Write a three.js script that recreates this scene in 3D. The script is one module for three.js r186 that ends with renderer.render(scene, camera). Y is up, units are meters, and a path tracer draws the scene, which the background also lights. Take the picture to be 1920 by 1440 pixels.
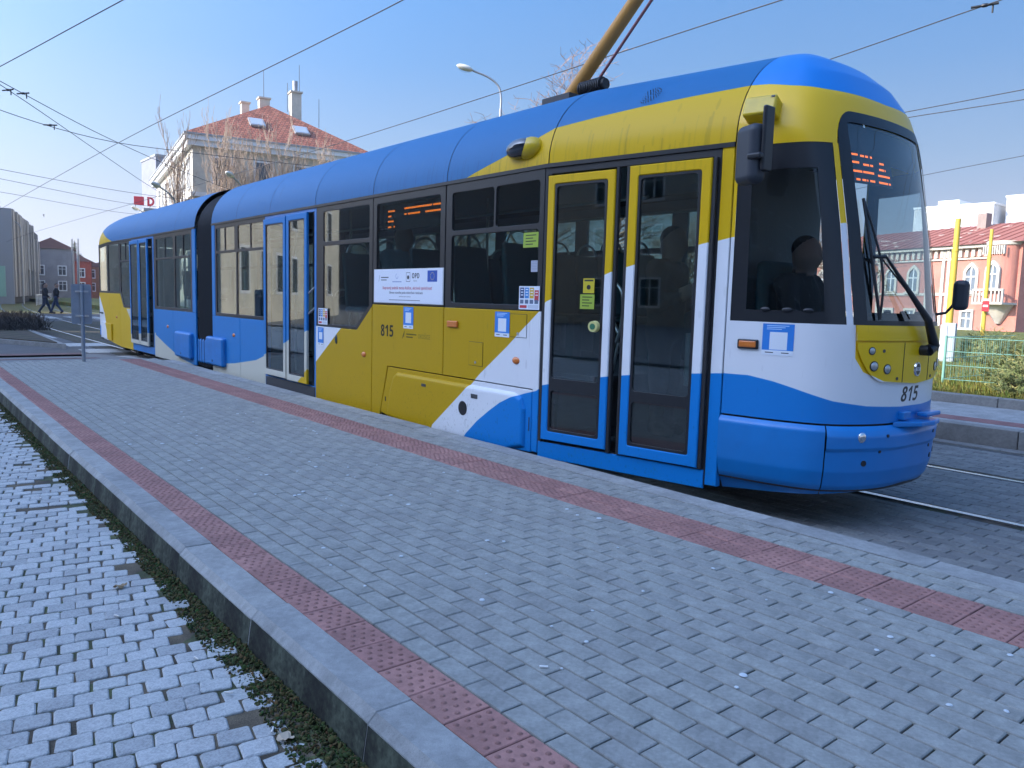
import * as THREE from 'three';
import { mergeGeometries, toCreasedNormals } from 'three/addons/utils/BufferGeometryUtils.js';
import { RoundedBoxGeometry } from 'three/addons/geometries/RoundedBoxGeometry.js';
import { MarchingCubes } from 'three/addons/objects/MarchingCubes.js';

// ---------- camera ----------
const scene = new THREE.Scene();
const renderer = new THREE.WebGLRenderer({ antialias: true });
const D2R = Math.PI / 180, YAW = 50.77 * D2R, PITCH = 6.13 * D2R, ROLL = 1.63 * D2R, FOCAL = 1450;
const camera = new THREE.PerspectiveCamera(2 * Math.atan(720 / FOCAL) / D2R, 4 / 3, 0.05, 3000);
{
  const w = new THREE.Vector3(-Math.sin(YAW) * Math.cos(PITCH), -Math.sin(PITCH), -Math.cos(YAW) * Math.cos(PITCH));
  const r0 = new THREE.Vector3(Math.cos(YAW), 0, -Math.sin(YAW)), u0 = new THREE.Vector3().crossVectors(r0, w);
  const r = r0.clone().multiplyScalar(Math.cos(ROLL)).addScaledVector(u0, Math.sin(ROLL));
  const u = u0.clone().multiplyScalar(Math.cos(ROLL)).addScaledVector(r0, -Math.sin(ROLL));
  camera.quaternion.setFromRotationMatrix(new THREE.Matrix4().makeBasis(r, u, w.clone().negate()));
  camera.position.set(0, 1.257, 4.15);
  camera.updateMatrixWorld(true); camera.updateProjectionMatrix();
}
// ---------- sun and sky ----------
const SUN = new THREE.Vector3(-0.35, Math.tan(29 * D2R), 0.937).normalize();
const sun = new THREE.DirectionalLight(new THREE.Color().setRGB(1, 0.9, 0.76), 4.9);
sun.position.copy(SUN).multiplyScalar(120); sun.castShadow = true; sun.shadow.radius = 1; sun.name = 'sun';
sun.shadow.mapSize.set(4096, 4096);
Object.assign(sun.shadow.camera, { left: -90, right: 90, top: 90, bottom: -90, near: 1, far: 320 });
scene.add(sun); scene.add(sun.target);
{
  // clear-sky luminance: a gradient by height times the usual brightening round the sun (CIE type 15, clear with a broad solar corona)
  const W = 512, H = 256, px = new Float32Array(W * H * 4);
  const G = [[-90, .34, .33, .33], [-1, .40, .40, .42], [0, .74, .75, .86], [4, .62, .70, .88], [10, .40, .60, .91], [16, .25, .50, .94], [24, .165, .43, .95], [35, .14, .39, .93], [50, .125, .36, .90], [90, .11, .32, .82]];
  const dir = new THREE.Vector3();
  for (let j = 0; j < H; j++) {
    const el = ((j + .5) / H - .5) * 180; let k = 0;
    while (k < G.length - 2 && el > G[k + 1][0]) k++;
    const f = THREE.MathUtils.clamp((el - G[k][0]) / (G[k + 1][0] - G[k][0]), 0, 1), c = [1, 2, 3].map((n) => G[k][n] + f * (G[k + 1][n] - G[k][n]));
    for (let i = 0; i < W; i++) {
      const az = ((i + .5) / W - .5) * 2 * Math.PI, ce = Math.cos(el * D2R);
      dir.set(Math.cos(az) * ce, Math.sin(el * D2R), Math.sin(az) * ce);
      const g = Math.acos(THREE.MathUtils.clamp(dir.dot(SUN), -1, 1)), F = el < 0 ? 1 : 1 + 24 * (Math.exp(-2.8 * g) - .0123) + .15 * Math.cos(g) ** 2;
      const wht = Math.max(0, (F - 1) / F) * .62, m = (c[0] + c[1] + c[2]) / 3, o = (j * W + i) * 4;
      for (let n = 0; n < 3; n++) px[o + n] = F / 1.55 * (c[n] * (1 - wht) + m * [1.06, 1.0, .94][n] * wht);
      px[o + 3] = 1;
    }
  }
  const sky = new THREE.DataTexture(px, W, H, THREE.RGBAFormat, THREE.FloatType);
  sky.mapping = THREE.EquirectangularReflectionMapping; sky.magFilter = sky.minFilter = THREE.LinearFilter; sky.needsUpdate = true;
  scene.background = sky; scene.environment = sky;
}
renderer.toneMapping = THREE.LinearToneMapping; renderer.toneMappingExposure = 1.55;
renderer.outputColorSpace = THREE.SRGBColorSpace;
renderer.shadowMap.enabled = true;

scene.fog = new THREE.FogExp2(new THREE.Color().setRGB(.80, .82, .90), .0006);
// ---------- helpers ----------
function rng(seed) { let a = seed >>> 0; return () => { a = (a + 0x6D2B79F5) | 0; let t = Math.imul(a ^ (a >>> 15), 1 | a); t = (t + Math.imul(t ^ (t >>> 7), 61 | t)) ^ t; return ((t ^ (t >>> 14)) >>> 0) / 4294967296; }; }
const R0 = rng(11), V = (x, y, z) => new THREE.Vector3(x, y, z), lerp = THREE.MathUtils.lerp, clamp = THREE.MathUtils.clamp;
const taken = {};
function numbered(n) { if (!(n in taken)) { taken[n] = 0; return n; } taken[n]++; return n + '_' + String(taken[n]).padStart(3, '0'); }
function add(parent, name, geo, m, label) {
  const o = new THREE.Mesh(Array.isArray(geo) ? merge(geo) : geo, m);
  o.name = parent === scene ? numbered(name) : name; o.castShadow = o.receiveShadow = true;
  if (label) o.userData.label = label;
  parent.add(o); return o;
}
function thing(name, label, category, group, pos = [0, 0, 0], turn = 0) {
  const g = new THREE.Group(); g.name = numbered(name); g.position.set(...pos); g.rotation.y = turn;
  g.userData = { label, category }; if (group) g.userData.group = group; scene.add(g); return g;
}
function tag(o, label, category, group) { o.userData.label = label; o.userData.category = category; if (group) o.userData.group = group; return o; }
function structure(name, label) { const g = new THREE.Group(); g.name = numbered(name); g.userData = { kind: 'structure', label }; scene.add(g); return g; }
function copyOf(root, pos, turn, label) { const r = root.clone(); r.name = numbered(root.name.replace(/_\d{3}$/, '')); r.position.set(...pos); r.rotation.y = turn; r.userData = { ...root.userData, label: label || root.userData.label }; scene.add(r); return r; }
function merge(list) {
  const a = list.map((g) => (g.index ? g.toNonIndexed() : g)), any = a.some((g) => g.attributes.color);
  for (const g of a) {
    for (const k of Object.keys(g.attributes)) if (!['position', 'normal', 'uv', 'color'].includes(k)) g.deleteAttribute(k);
    if (!g.attributes.uv) g.setAttribute('uv', new THREE.BufferAttribute(new Float32Array(g.attributes.position.count * 2), 2));
    if (any && !g.attributes.color) g.setAttribute('color', new THREE.BufferAttribute(new Float32Array(g.attributes.position.count * 3).fill(1), 3));
  }
  return mergeGeometries(a);
}
const box = (x0, x1, y0, y1, z0, z1) => new THREE.BoxGeometry(Math.abs(x1 - x0), Math.abs(y1 - y0), Math.abs(z1 - z0)).translate((x0 + x1) / 2, (y0 + y1) / 2, (z0 + z1) / 2);
const rbox = (x0, x1, y0, y1, z0, z1, r = .01, s = 2) => new RoundedBoxGeometry(x1 - x0, y1 - y0, z1 - z0, s, r).translate((x0 + x1) / 2, (y0 + y1) / 2, (z0 + z1) / 2);
function bar(a, b, r0, r1 = r0, sides = 8, open = false) {      // tapered rod from a to b
  const d = b.clone().sub(a), L = d.length(), g = new THREE.CylinderGeometry(r1, r0, L, sides, 1, open);
  return g.translate(0, L / 2, 0).applyQuaternion(new THREE.Quaternion().setFromUnitVectors(V(0, 1, 0), d.divideScalar(L || 1))).translate(a.x, a.y, a.z);
}
const tube = (pts, r, seg = 24, sides = 8) => new THREE.TubeGeometry(new THREE.CatmullRomCurve3(pts), seg, r, sides, false);
const shapeOf = (p, holes = []) => { const s = new THREE.Shape(p.map(([x, y]) => new THREE.Vector2(x, y))); for (const h of holes) s.holes.push(new THREE.Path(h.map(([x, y]) => new THREE.Vector2(x, y)))); return s; };
const rect = (x0, x1, y0, y1) => [[x0, y0], [x1, y0], [x1, y1], [x0, y1]];
function rrect(x0, x1, y0, y1, r, n = 4) { const o = []; for (const [cx, cy, a0] of [[x1 - r, y0 + r, -90], [x1 - r, y1 - r, 0], [x0 + r, y1 - r, 90], [x0 + r, y0 + r, 180]]) for (let i = 0; i <= n; i++) { const a = (a0 + 90 * i / n) * D2R; o.push([cx + r * Math.cos(a), cy + r * Math.sin(a)]); } return o; }
function metreUV(g, s = 1, ox = 0, oy = 0) {                     // box-mapped uv in metres
  const p = g.attributes.position, n = g.attributes.normal, uv = new Float32Array(p.count * 2);
  for (let i = 0; i < p.count; i++) {
    const nx = Math.abs(n.getX(i)), ny = Math.abs(n.getY(i)), nz = Math.abs(n.getZ(i));
    const [a, b] = ny >= nx && ny >= nz ? [p.getX(i), p.getZ(i)] : nx > nz ? [p.getZ(i), p.getY(i)] : [p.getX(i), p.getY(i)];
    uv[2 * i] = a / s + ox; uv[2 * i + 1] = b / s + oy;
  }
  g.setAttribute('uv', new THREE.BufferAttribute(uv, 2)); return g;
}
// ---------- textures ----------
function noiseField(N, cells, oct, seed) {                       // tileable value noise, 0..1
  const out = new Float32Array(N * N); let amp = 1, tot = 0;
  for (let o = 0; o < oct; o++, amp *= .55, cells *= 2) {
    const c = Math.min(cells, N), L = new Float32Array(c * c), r = rng(seed + o * 77); for (let i = 0; i < c * c; i++) L[i] = r();
    for (let y = 0; y < N; y++) for (let x = 0; x < N; x++) {
      const fx = x / N * c, fy = y / N * c, ix = Math.floor(fx), iy = Math.floor(fy); let u = fx - ix, v = fy - iy; u = u * u * (3 - 2 * u); v = v * v * (3 - 2 * v);
      const a = L[(iy % c) * c + ix % c], b = L[(iy % c) * c + (ix + 1) % c], d = L[((iy + 1) % c) * c + ix % c], e = L[((iy + 1) % c) * c + (ix + 1) % c];
      out[y * N + x] += amp * (a + (b - a) * u + (d - a) * v + (a - b - d + e) * u * v);
    }
    tot += amp;
  }
  for (let i = 0; i < out.length; i++) out[i] /= tot; return out;
}
function dataMap(N, fn, srgb = true, M = N) {
  const a = new Uint8Array(N * M * 4);
  for (let i = 0; i < N * M; i++) { const c = fn(i, i % N, Math.floor(i / N)); a[4 * i] = clamp(c[0], 0, 1) * 255; a[4 * i + 1] = clamp(c[1], 0, 1) * 255; a[4 * i + 2] = clamp(c[2], 0, 1) * 255; a[4 * i + 3] = 255; }
  const t = new THREE.DataTexture(a, N, M); t.wrapS = t.wrapT = THREE.RepeatWrapping; t.magFilter = THREE.LinearFilter; t.minFilter = THREE.LinearMipmapLinearFilter; t.generateMipmaps = true;
  if (srgb) t.colorSpace = THREE.SRGBColorSpace; t.needsUpdate = true; return t;
}
const nA = noiseField(512, 4, 6, 5), nB = noiseField(512, 32, 4, 9), nC = noiseField(512, 8, 5, 21), rT = rng(3), speck = new Float32Array(512 * 512).map(() => rT());
const g3 = (v, w = 0) => [v, v, v * (1 + w)];
const MAP = {
  concrete: dataMap(512, (i) => g3(.80 + .22 * (nA[i] - .5) + .16 * (nB[i] - .5) + .10 * (speck[i] - .5) - (speck[i] > .992 ? .2 : 0))),
  granite: dataMap(512, (i) => g3(.86 + .12 * (nA[i] - .5) + .30 * (nB[i] - .5) + .34 * (speck[i] - .5) - (speck[i] > .95 ? .26 : 0), .01)),
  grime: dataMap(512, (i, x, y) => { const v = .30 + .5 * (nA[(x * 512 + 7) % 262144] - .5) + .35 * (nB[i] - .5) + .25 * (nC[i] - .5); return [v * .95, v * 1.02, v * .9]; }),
  plaster: dataMap(512, (i) => g3(.88 + .16 * (nA[i] - .5) + .08 * (nB[i] - .5))),
  dirt: dataMap(512, (i) => { const v = .62 + .7 * (nC[i] - .5) + .35 * (speck[i] - .5), m = nA[i] > .54 ? 1 : 0; return m ? [v * .82, v * .92, v * .62] : [v, v * .92, v * .82]; }),
  asphalt: dataMap(512, (i) => g3(.78 + .20 * (nA[i] - .5) + .3 * (speck[i] - .5))),
  grass: dataMap(512, (i) => { const k = nA[i], v = .7 + .5 * (nB[i] - .5); return k > .52 ? [v * 1.0, v * .95, v * .55] : [v * .78, v * .95, v * .45]; }),
  grain: dataMap(512, (i) => g3(.5 + .45 * (nB[i] - .5) + .35 * (speck[i] - .5)), false),
  wear: dataMap(512, (i) => g3(.93 + .12 * (nA[i] - .5) + .05 * (nB[i] - .5))),
  rough: dataMap(512, (i) => g3(.55 + .7 * (nA[i] - .5)), false),
};
const rgb = (r, g, b) => new THREE.Color().setRGB(r, g, b);
function mat(c, roughness = .8, o = {}) { return new THREE.MeshPhysicalMaterial({ color: Array.isArray(c) ? rgb(...c) : c, roughness, ...o }); }
const rough = (c, map, o = {}) => mat(c, .88, { map, bumpMap: MAP.grain, bumpScale: .0015, ...o });
function canvasTex(w, h, draw) { const c = document.createElement('canvas'); c.width = w; c.height = h; const x = c.getContext('2d'); draw(x, w, h); const t = new THREE.CanvasTexture(c); t.colorSpace = THREE.SRGBColorSpace; t.anisotropy = 8; return t; }
const M = {
  black: mat([.012, .013, .016], .38), rubber: mat([.014, .014, .016], .55), darkGrey: mat([.05, .052, .058], .6), grey: mat([.32, .33, .34], .5, { metalness: .3 }), steel: mat([.55, .56, .58], .32, { metalness: .9 }),
  galv: mat([.42, .44, .47], .5, { metalness: .55, map: MAP.wear }), chrome: mat([.8, .8, .82], .12, { metalness: 1 }), rail: mat([.62, .62, .64], .22, { metalness: 1 }), white: mat([.74, .74, .73], .55), amber: mat([.65, .17, .02], .3, { clearcoat: .6 }),
  glass: mat([.60, .70, .70], .02, { transmission: 1, ior: 1.75, thickness: 0 }), clear: mat([.55, .62, .63], .015, { transmission: 1, ior: 1.5, thickness: 0 }), screen: mat([.62, .72, .74], .015, { transmission: 1, ior: 1.95, thickness: 0 }), lens: mat([.9, .93, .95], .04, { transmission: 1, ior: 1.45, thickness: 0 }),
  yellowPaint: mat([.74, .50, .008], .42, { clearcoat: .2, clearcoatRoughness: .15, map: MAP.wear }), bluePaint: mat([.002, .21, .60], .42, { clearcoat: .22, clearcoatRoughness: .2, map: MAP.wear }),
  seat: mat([.02, .075, .085], .7), inside: mat([.20, .23, .24], .7), floorIn: mat([.06, .065, .07], .8), polesteel: mat([.5, .52, .5], .3, { metalness: .8 }),
  kerb: rough([.40, .40, .385], MAP.concrete), joint: rough([.15, .14, .12], MAP.dirt), asphalt: rough([.14, .14, .145], MAP.asphalt, { bumpScale: .003 }), paint: rough([.66, .66, .64], MAP.asphalt),
};
// ---------- ground, platform, cobbled road, tracks ----------
function slab(poly, h, ch, uo = 0, vo = 0, us = .6) {            // paving piece: top at y = 0, chamfered edge; poly = [[x, z], ...]
  const n = poly.length, P = [], U = [];
  let cx = 0, cz = 0; for (const [x, z] of poly) { cx += x / n; cz += z / n; }
  const inn = poly.map(([x, z]) => { const dx = cx - x, dz = cz - z, l = Math.hypot(dx, dz); return [x + dx / l * ch * 1.4, z + dz / l * ch * 1.4]; });
  const put = (x, y, z) => { P.push(x, y, z); U.push((x + y) / us + uo, (z + y) / us + vo); };
  for (let i = 0; i < n; i++) {
    const j = (i + 1) % n, [ax, az] = inn[i], [bx, bz] = inn[j], [px, pz] = poly[i], [qx, qz] = poly[j];
    if (i > 0 && i < n - 1) { put(inn[0][0], 0, inn[0][1]); put(bx, 0, bz); put(ax, 0, az); }
    put(ax, 0, az); put(bx, 0, bz); put(px, -ch, pz); put(bx, 0, bz); put(qx, -ch, qz); put(px, -ch, pz);
    put(px, -ch, pz); put(qx, -ch, qz); put(px, -h, pz); put(qx, -ch, qz); put(qx, -h, qz); put(px, -h, pz);
  }
  const g = new THREE.BufferGeometry(); g.setAttribute('position', new THREE.Float32BufferAttribute(P, 3)); g.setAttribute('uv', new THREE.Float32BufferAttribute(U, 2)); g.computeVertexNormals(); return g;
}
const cw = (x0, x1, z0, z1) => [[x0, z0], [x0, z1], [x1, z1], [x1, z0]].reverse();
const seen = (v) => { const q = v.clone().project(camera); return q.z < 1 && Math.abs(q.x) < 1.03 && Math.abs(q.y) < 1.03; };
// lays pieces: the largest in view become meshes of their own, the rest one part
function lay(parent, name, pieces, geos, mats, most = 300) {
  for (const p of pieces) { p.v = V(p.x, p.y, p.z); p.d = seen(p.v) ? p.v.distanceTo(camera.position) : 1e6 + p.v.distanceTo(camera.position); }
  pieces.sort((a, b) => a.d - b.d);
  const rest = mats.map(() => []);
  pieces.forEach((p, i) => {
    const g = geos[p.k % geos.length], m = p.k % mats.length;
    if (i < most && p.d < 1e6) { const o = add(parent, name, g, mats[m]); o.position.copy(p.v); o.rotation.set(p.rx || 0, p.ry || 0, p.rz || 0, 'YXZ'); } else rest[m].push(g.clone().applyMatrix4(new THREE.Matrix4().compose(p.v, new THREE.Quaternion().setFromEuler(new THREE.Euler(p.rx || 0, p.ry || 0, p.rz || 0, 'YXZ')), V(1, 1, 1))));
  });
  rest.forEach((l, m) => { if (l.length) add(parent, name + (name.endsWith('stone') || name.endsWith('sett') ? 's' : '_field'), l, mats[m]).userData.kind = 'stuff'; });
}
const jit = (r, a) => (r() - .5) * 2 * a;
{
  const street = add(scene, 'street', metreUV(box(-320, 200, -.6, -.24, -300, 120), 1.7), M.asphalt);
  street.userData = { kind: 'structure', label: 'dark asphalt street and ground' };
}
// --- tram platform ---
const platform = structure('tram_platform', 'raised tram platform of grey pavers with red tactile strips');
add(platform, 'platform_bed', metreUV(box(-15.45, 4, -.3, -.009, .02, 2.93), .7), rough([.12, .115, .105], MAP.dirt));
{
  const r = rng(41), geos = [], L = .2, Wd = .0902;
  for (let k = 0; k < 12; k++) geos.push(slab(cw(-L / 2 + .0030 + jit(r, .0008), L / 2 - .0030 + jit(r, .0008), -Wd / 2 + .0036, Wd / 2 - .0036), .06, .0032, r(), r(), .34));
  const mats = [[.43, .435, .40], [.442, .445, .408], [.42, .425, .395], [.435, .437, .402], [.428, .43, .396], [.40, .40, .372]].map((c) => rough(c, MAP.concrete));
  const pieces = [];
  const rows = []; for (let i = 0; i < 21; i++) rows.push(.835 + Wd * (i + .5)); for (let i = 0; i < 3; i++) rows.push(.2 + Wd * (i + .5));
  rows.forEach((z, i) => { for (let x = -15.4 + (i % 2 ? 0 : L / 2) + .05; x < 3.9; x += L) pieces.push({ x: x + jit(r, .0012), y: jit(r, .0009), z: z + jit(r, .0008), rx: jit(r, .004), rz: jit(r, .003), k: Math.floor(r() * 1200) }); });
  lay(platform, 'paving_stone', pieces, geos, mats);
  // tactile tiles with worn domes
  const tile = (w, d, uo) => {
    const parts = [slab(cw(-w / 2, w / 2, -d / 2, d / 2), .05, .003, uo, uo * 1.7, .5)], n = parts[0].attributes.position.count;
    parts[0].setAttribute('color', new THREE.BufferAttribute(new Float32Array(n * 3).fill(1), 3));
    for (let i = 0; i < 5; i++) for (let j = 0; j < (i % 2 ? 3 : 4); j++) {
      const c = new THREE.CylinderGeometry(.005, .0105, .0038, 7, 1, false).translate((i - 2) * w * .19, .0022, (j - (i % 2 ? 1 : 1.5)) * d * .235);
      c.setAttribute('color', new THREE.BufferAttribute(new Float32Array(c.attributes.position.count * 3).fill(.84), 3)); parts.push(c.toNonIndexed());
    }
    return merge(parts);
  };
  const tg = [0, .3, .6, .8].map((o) => tile(.195, .174, o)), tm = [[.54, .265, .225], [.58, .29, .245], [.51, .25, .215]].map((c) => rough(c, MAP.concrete, { vertexColors: true }));
  const tiles = [];
  for (let x = -15.35; x < 3.9; x += .2) for (const z of [2.73 + .0895, .835 - .09, .835 - .27]) tiles.push({ x: x + .053, y: jit(r, .0015), z: z + jit(r, .001), rx: jit(r, .006), rz: jit(r, .006), k: Math.floor(r() * 1200) });
  lay(platform, 'tactile_tile', tiles, tg, tm, 290);
  // kerb stones, near and track side
  const near = (len, s) => { const g = new THREE.ExtrudeGeometry(shapeOf([[-2.913, -.34], [-3.105, -.34], [-3.064, -.026], [-3.036, .002], [-2.913, .002]]), { depth: len - .007, bevelEnabled: true, bevelSize: .003, bevelThickness: .003, bevelSegments: 1, bevelOffset: -.003, steps: 1 }); g.rotateY(Math.PI / 2); return metreUV(g, .8, s, s * .7); };
  const far = (len, s) => { const g = new THREE.ExtrudeGeometry(shapeOf([[0, -.34], [0, -.018], [-.018, .002], [-.197, .002], [-.197, -.34]]), { depth: len - .008, bevelEnabled: true, bevelSize: .003, bevelThickness: .003, bevelSegments: 1, bevelOffset: -.003 }); g.rotateY(Math.PI / 2); return metreUV(g, .8, s, s * .7); };
  const stainShade = rough([.42, .44, .40], MAP.grime);  // streaky dirt; the shade of the upright face is also in its dark tone
  const km = [rough([.46, .465, .44], MAP.concrete), rough([.49, .49, .465], MAP.concrete), rough([.43, .435, .42], MAP.concrete)];
  for (let i = 0, x = -15.45; x < 3.8; i++, x += .953) {
    for (const [mk, nm] of [[near, 'kerb_stone'], [far, 'edge_stone']]) { const o = add(platform, nm, mk(.953, i * .37 + (mk === far ? .5 : 0)), km[Math.floor(r() * 3)]); o.position.set(x + .14 + (mk === far ? .4 : 0), jit(r, .003), jit(r, .003)); if (mk === near) { const f = new THREE.ExtrudeGeometry(shapeOf([[-3.062, -.030], [-3.0665, -.031], [-3.108, -.34], [-3.10, -.34]]), { depth: .944, bevelEnabled: false }); f.rotateY(Math.PI / 2); add(o, 'stained_shaded_face', metreUV(f, .5, i * .31, .1), stainShade); } }
  }
}
// --- gum spots, litter ---
{
  const r = rng(8), g = []; 
  for (let i = 0; i < 95; i++) { const x = -9 + r() * 8.6, z = .9 + r() * 1.75, s = .005 + r() * .011; g.push(new THREE.CylinderGeometry(s * .8, s, .003, 9).scale(1, 1, .7 + r() * .5).rotateY(r() * 6).translate(x, .0035, z)); }
  const o = add(scene, 'gum_spots', g, mat([.52, .56, .58], .7)); o.userData = { kind: 'stuff', label: 'pale trodden chewing gum spots on the grey pavers' };
}
// --- cobbled road beside the platform ---
const road = structure('cobbled_road', 'road of light granite setts with mossy gutter along the kerb');
add(road, 'road_bed', metreUV(box(-40, 12, -.5, -.1565, 3.02, 9.2), .9), rough([.21, .195, .16], MAP.dirt));
{
  const r = rng(77), geos = [];
  for (let k = 0; k < 16; k++) {
    const a = .0528 + jit(r, .0024), b = .0428 + jit(r, .002), c = .005 + r() * .005, q = () => jit(r, .0022), p = [];
    for (const [sx, sz] of [[1, 1], [-1, 1], [-1, -1], [1, -1]]) { const e = [[sx * b + q(), sz * (a - c) + q()], [sx * (b - c) + q(), sz * a + q()]]; p.push(...(sx * sz > 0 ? e : e.reverse())); }
    geos.push(slab(p, .05, .0030 + r() * .0016, r(), r(), .17));
  }
  const mats = [[.60, .61, .58], [.63, .635, .605], [.57, .575, .55], [.49, .495, .475], [.60, .60, .57]].map((c) => mat(c, .72, { map: MAP.granite, bumpMap: MAP.grain, bumpScale: .0016 }));
  const pieces = [], ang = Math.atan(.18), ca = Math.cos(ang), sa = Math.sin(ang);
  for (let i = -190; i < 60; i++) for (let j = -30; j < 70; j++) {
    const a = i * .0925, b = j * .1125 + (i % 2 ? .056 : 0) + 3.3, x = a * ca - b * sa + .6 + jit(r, .004), z = a * sa + b * ca + jit(r, .004);
    if (z < 3.155 || z > 8.9 || x < -14 || x > 3) continue;
    const edge = z < 3.28; if (edge && r() < .08) continue; if (z < 3.5 && x < -5.2 && x > -7.2 && r() < .15) continue;
    pieces.push({ x, y: -.150 + jit(r, .003) - (edge ? .006 * r() : 0), z, ry: -ang + jit(r, edge ? .12 : .04), rx: jit(r, .022), rz: jit(r, .022), k: r() < .08 ? 3 + 5 * Math.floor(r() * 60) : Math.floor(r() * 400) });
  }
  lay(road, 'granite_sett', pieces, geos, mats);
  add(road, 'far_paving', metreUV(box(-40, -14.05, -.3, -.152, 3.1, 9), .42), mats[0]);
  add(road, 'road_kerb', metreUV(box(-40, -15.5, -.3, -.04, 2.95, 3.09), .8), M.kerb);
  // moss and dirt in the gutter
  const count = 22000, moss = new THREE.InstancedMesh(new THREE.TetrahedronGeometry(1, 1), mat([.040, .045, .016], 1), count), m4 = new THREE.Matrix4(), col = new THREE.Color();
  for (let i = 0; i < count; i++) {
    const x = -11.5 + Math.pow(r(), .6) * 11.5, q = nA[(Math.floor((x + 12) * 26) % 512) * 512 + 40], q2 = nC[(Math.floor((x + 12) * 60) % 512) * 512 + 90], w = .055 + .36 * Math.max(0, q - .40) + .22 * Math.max(0, q2 - .5), z = 3.088 + Math.pow(r(), 2.2) * w, s = .0022 + r() * r() * .0065;
    m4.compose(V(x, -.158 + r() * .008 + (z < 3.11 ? r() * .018 : 0), z), new THREE.Quaternion().setFromEuler(new THREE.Euler(r() * 6, r() * 6, r() * 6)), V(s * 1.7, s * .8, s * 1.7)); moss.setMatrixAt(i, m4);
    moss.setColorAt(i, r() < .4 ? col.setRGB(1.5 + r(), 1.1 + r() * .5, 1.2) : col.setRGB(.55 + r() * .6, .7 + r() * .8, .6));
  }
  moss.name = 'moss'; moss.userData = { kind: 'stuff', label: 'dark moss and dirt in the gutter below the kerb' }; moss.castShadow = moss.receiveShadow = true; scene.add(moss);
  // litter
  const butt = () => new THREE.CylinderGeometry(.0038, .0038, .03, 8).rotateZ(Math.PI / 2);
  const spots = [[-3.55, 3.42, .4], [-3.72, 3.36, 1.2], [-2.95, 3.27, .2], [-2.78, 3.20, 2.1], [-2.62, 3.26, .9], [-2.30, 3.23, 2.6], [-5.9, 3.38, .3]];
  spots.forEach(([x, z, a]) => { const o = add(scene, 'cigarette_butt', butt(), mat([.68, .64, .58], .9)); o.position.set(x, -.143, z); o.rotation.y = a; tag(o, 'cigarette butt lying in the gutter on the granite setts', 'cigarette butt', 'cigarette butts in the gutter'); });
  const one = add(scene, 'cigarette_butt', butt(), mat([.78, .77, .74], .9)); one.position.set(-1.89, .005, 2.43); one.rotation.y = .9; tag(one, 'white cigarette butt lying on the grey platform pavers', 'cigarette butt');
  const leafShape = () => { const p = []; for (let i = 0; i < 22; i++) { const a = i / 22 * Math.PI * 2, k = .5 + .5 * Math.abs(Math.sin(a * 2.5)) ** .7; p.push([Math.cos(a) * .034 * k, Math.sin(a) * .026 * k]); } const g = new THREE.ExtrudeGeometry(shapeOf(p), { depth: .0012, bevelEnabled: false, curveSegments: 3 }); g.rotateX(-Math.PI / 2); const q = g.attributes.position; for (let i = 0; i < q.count; i++) q.setY(i, q.getY(i) + 9 * (q.getX(i) ** 2) + .006 * Math.sin(q.getZ(i) * 160)); g.computeVertexNormals(); return g; };
  [[-2.235, 3.215, .3, 'pale dry lobed leaf lying in the gutter'], [-3.9, 3.33, 1.9, 'small dry leaf among the dirt by the kerb']].forEach(([x, z, a, l], i) => { const o = add(scene, 'dry_leaf', leafShape(), mat(i ? [.25, .17, .09] : [.46, .37, .27], .9)); o.position.set(x, -.142, z); o.rotation.y = a; tag(o, l, 'leaf'); });
}
// --- tracks ---
const bend = (x) => -.00114 * Math.max(0, -x - 25) ** 2;
function sweep(zf, w, y0, y1, x0, x1, step = 2) {                // bar of width w following z = zf(x)
  const g = []; for (let x = x0; x < x1 - 1e-6; x += step) { const a = x, b = Math.min(x + step, x1), za = zf(a), zb = zf(b), q = box(0, 1, y0, y1, -w / 2, w / 2), p = q.attributes.position; for (let i = 0; i < p.count; i++) { const t = p.getX(i); p.setZ(i, p.getZ(i) + lerp(za, zb, t)); p.setX(i, lerp(a, b, t)); } g.push(q); }
  return merge(g);
}
const tracks = structure('tram_tracks', 'two tram tracks set in dark grey block paving');
{
  const r = rng(91), lines = [-.53, -2.03, -3.65, -5.15];
  add(tracks, 'track_bed', metreUV(box(-40, 6, -.4, -.232, -5.5, -.02), .7), M.joint);
  for (const z0 of lines) {
    add(tracks, 'rail', sweep((x) => z0 + bend(x), .062, -.35, -.214, -130, 6, 4), M.rail);
    add(tracks, 'rail_groove', sweep((x) => z0 - .055 + bend(x), .038, -.35, -.2275, -130, 6, 4), M.rubber);
  }
  const geos = [], mats = [[.27, .27, .26], [.30, .30, .285], [.245, .245, .24]].map((c) => rough(c, MAP.concrete)), pieces = [];
  for (let k = 0; k < 10; k++) geos.push(slab(cw(-.0975, .0975, -.0475, .0475), .04, .004, r(), r(), .6));
  for (let i = 0; i < 55; i++) { const z = -.06 - i * .1; if (lines.some((l) => z > l - .13 && z < l + .085)) continue; for (let x = -15.9 + (i % 2 ? .1 : 0); x < 2; x += .2) pieces.push({ x, y: -.221 + jit(r, .002), z, rx: jit(r, .012), rz: jit(r, .008), k: Math.floor(r() * 900) }); }
  lay(tracks, 'paving_stone', pieces, geos, mats);
  add(tracks, 'dry_verge', sweep((x) => -3.1 + bend(x), 7.6, -.3, -.228, -130, -52, 3), rough([.26, .20, .10], MAP.grass));
}
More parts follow.
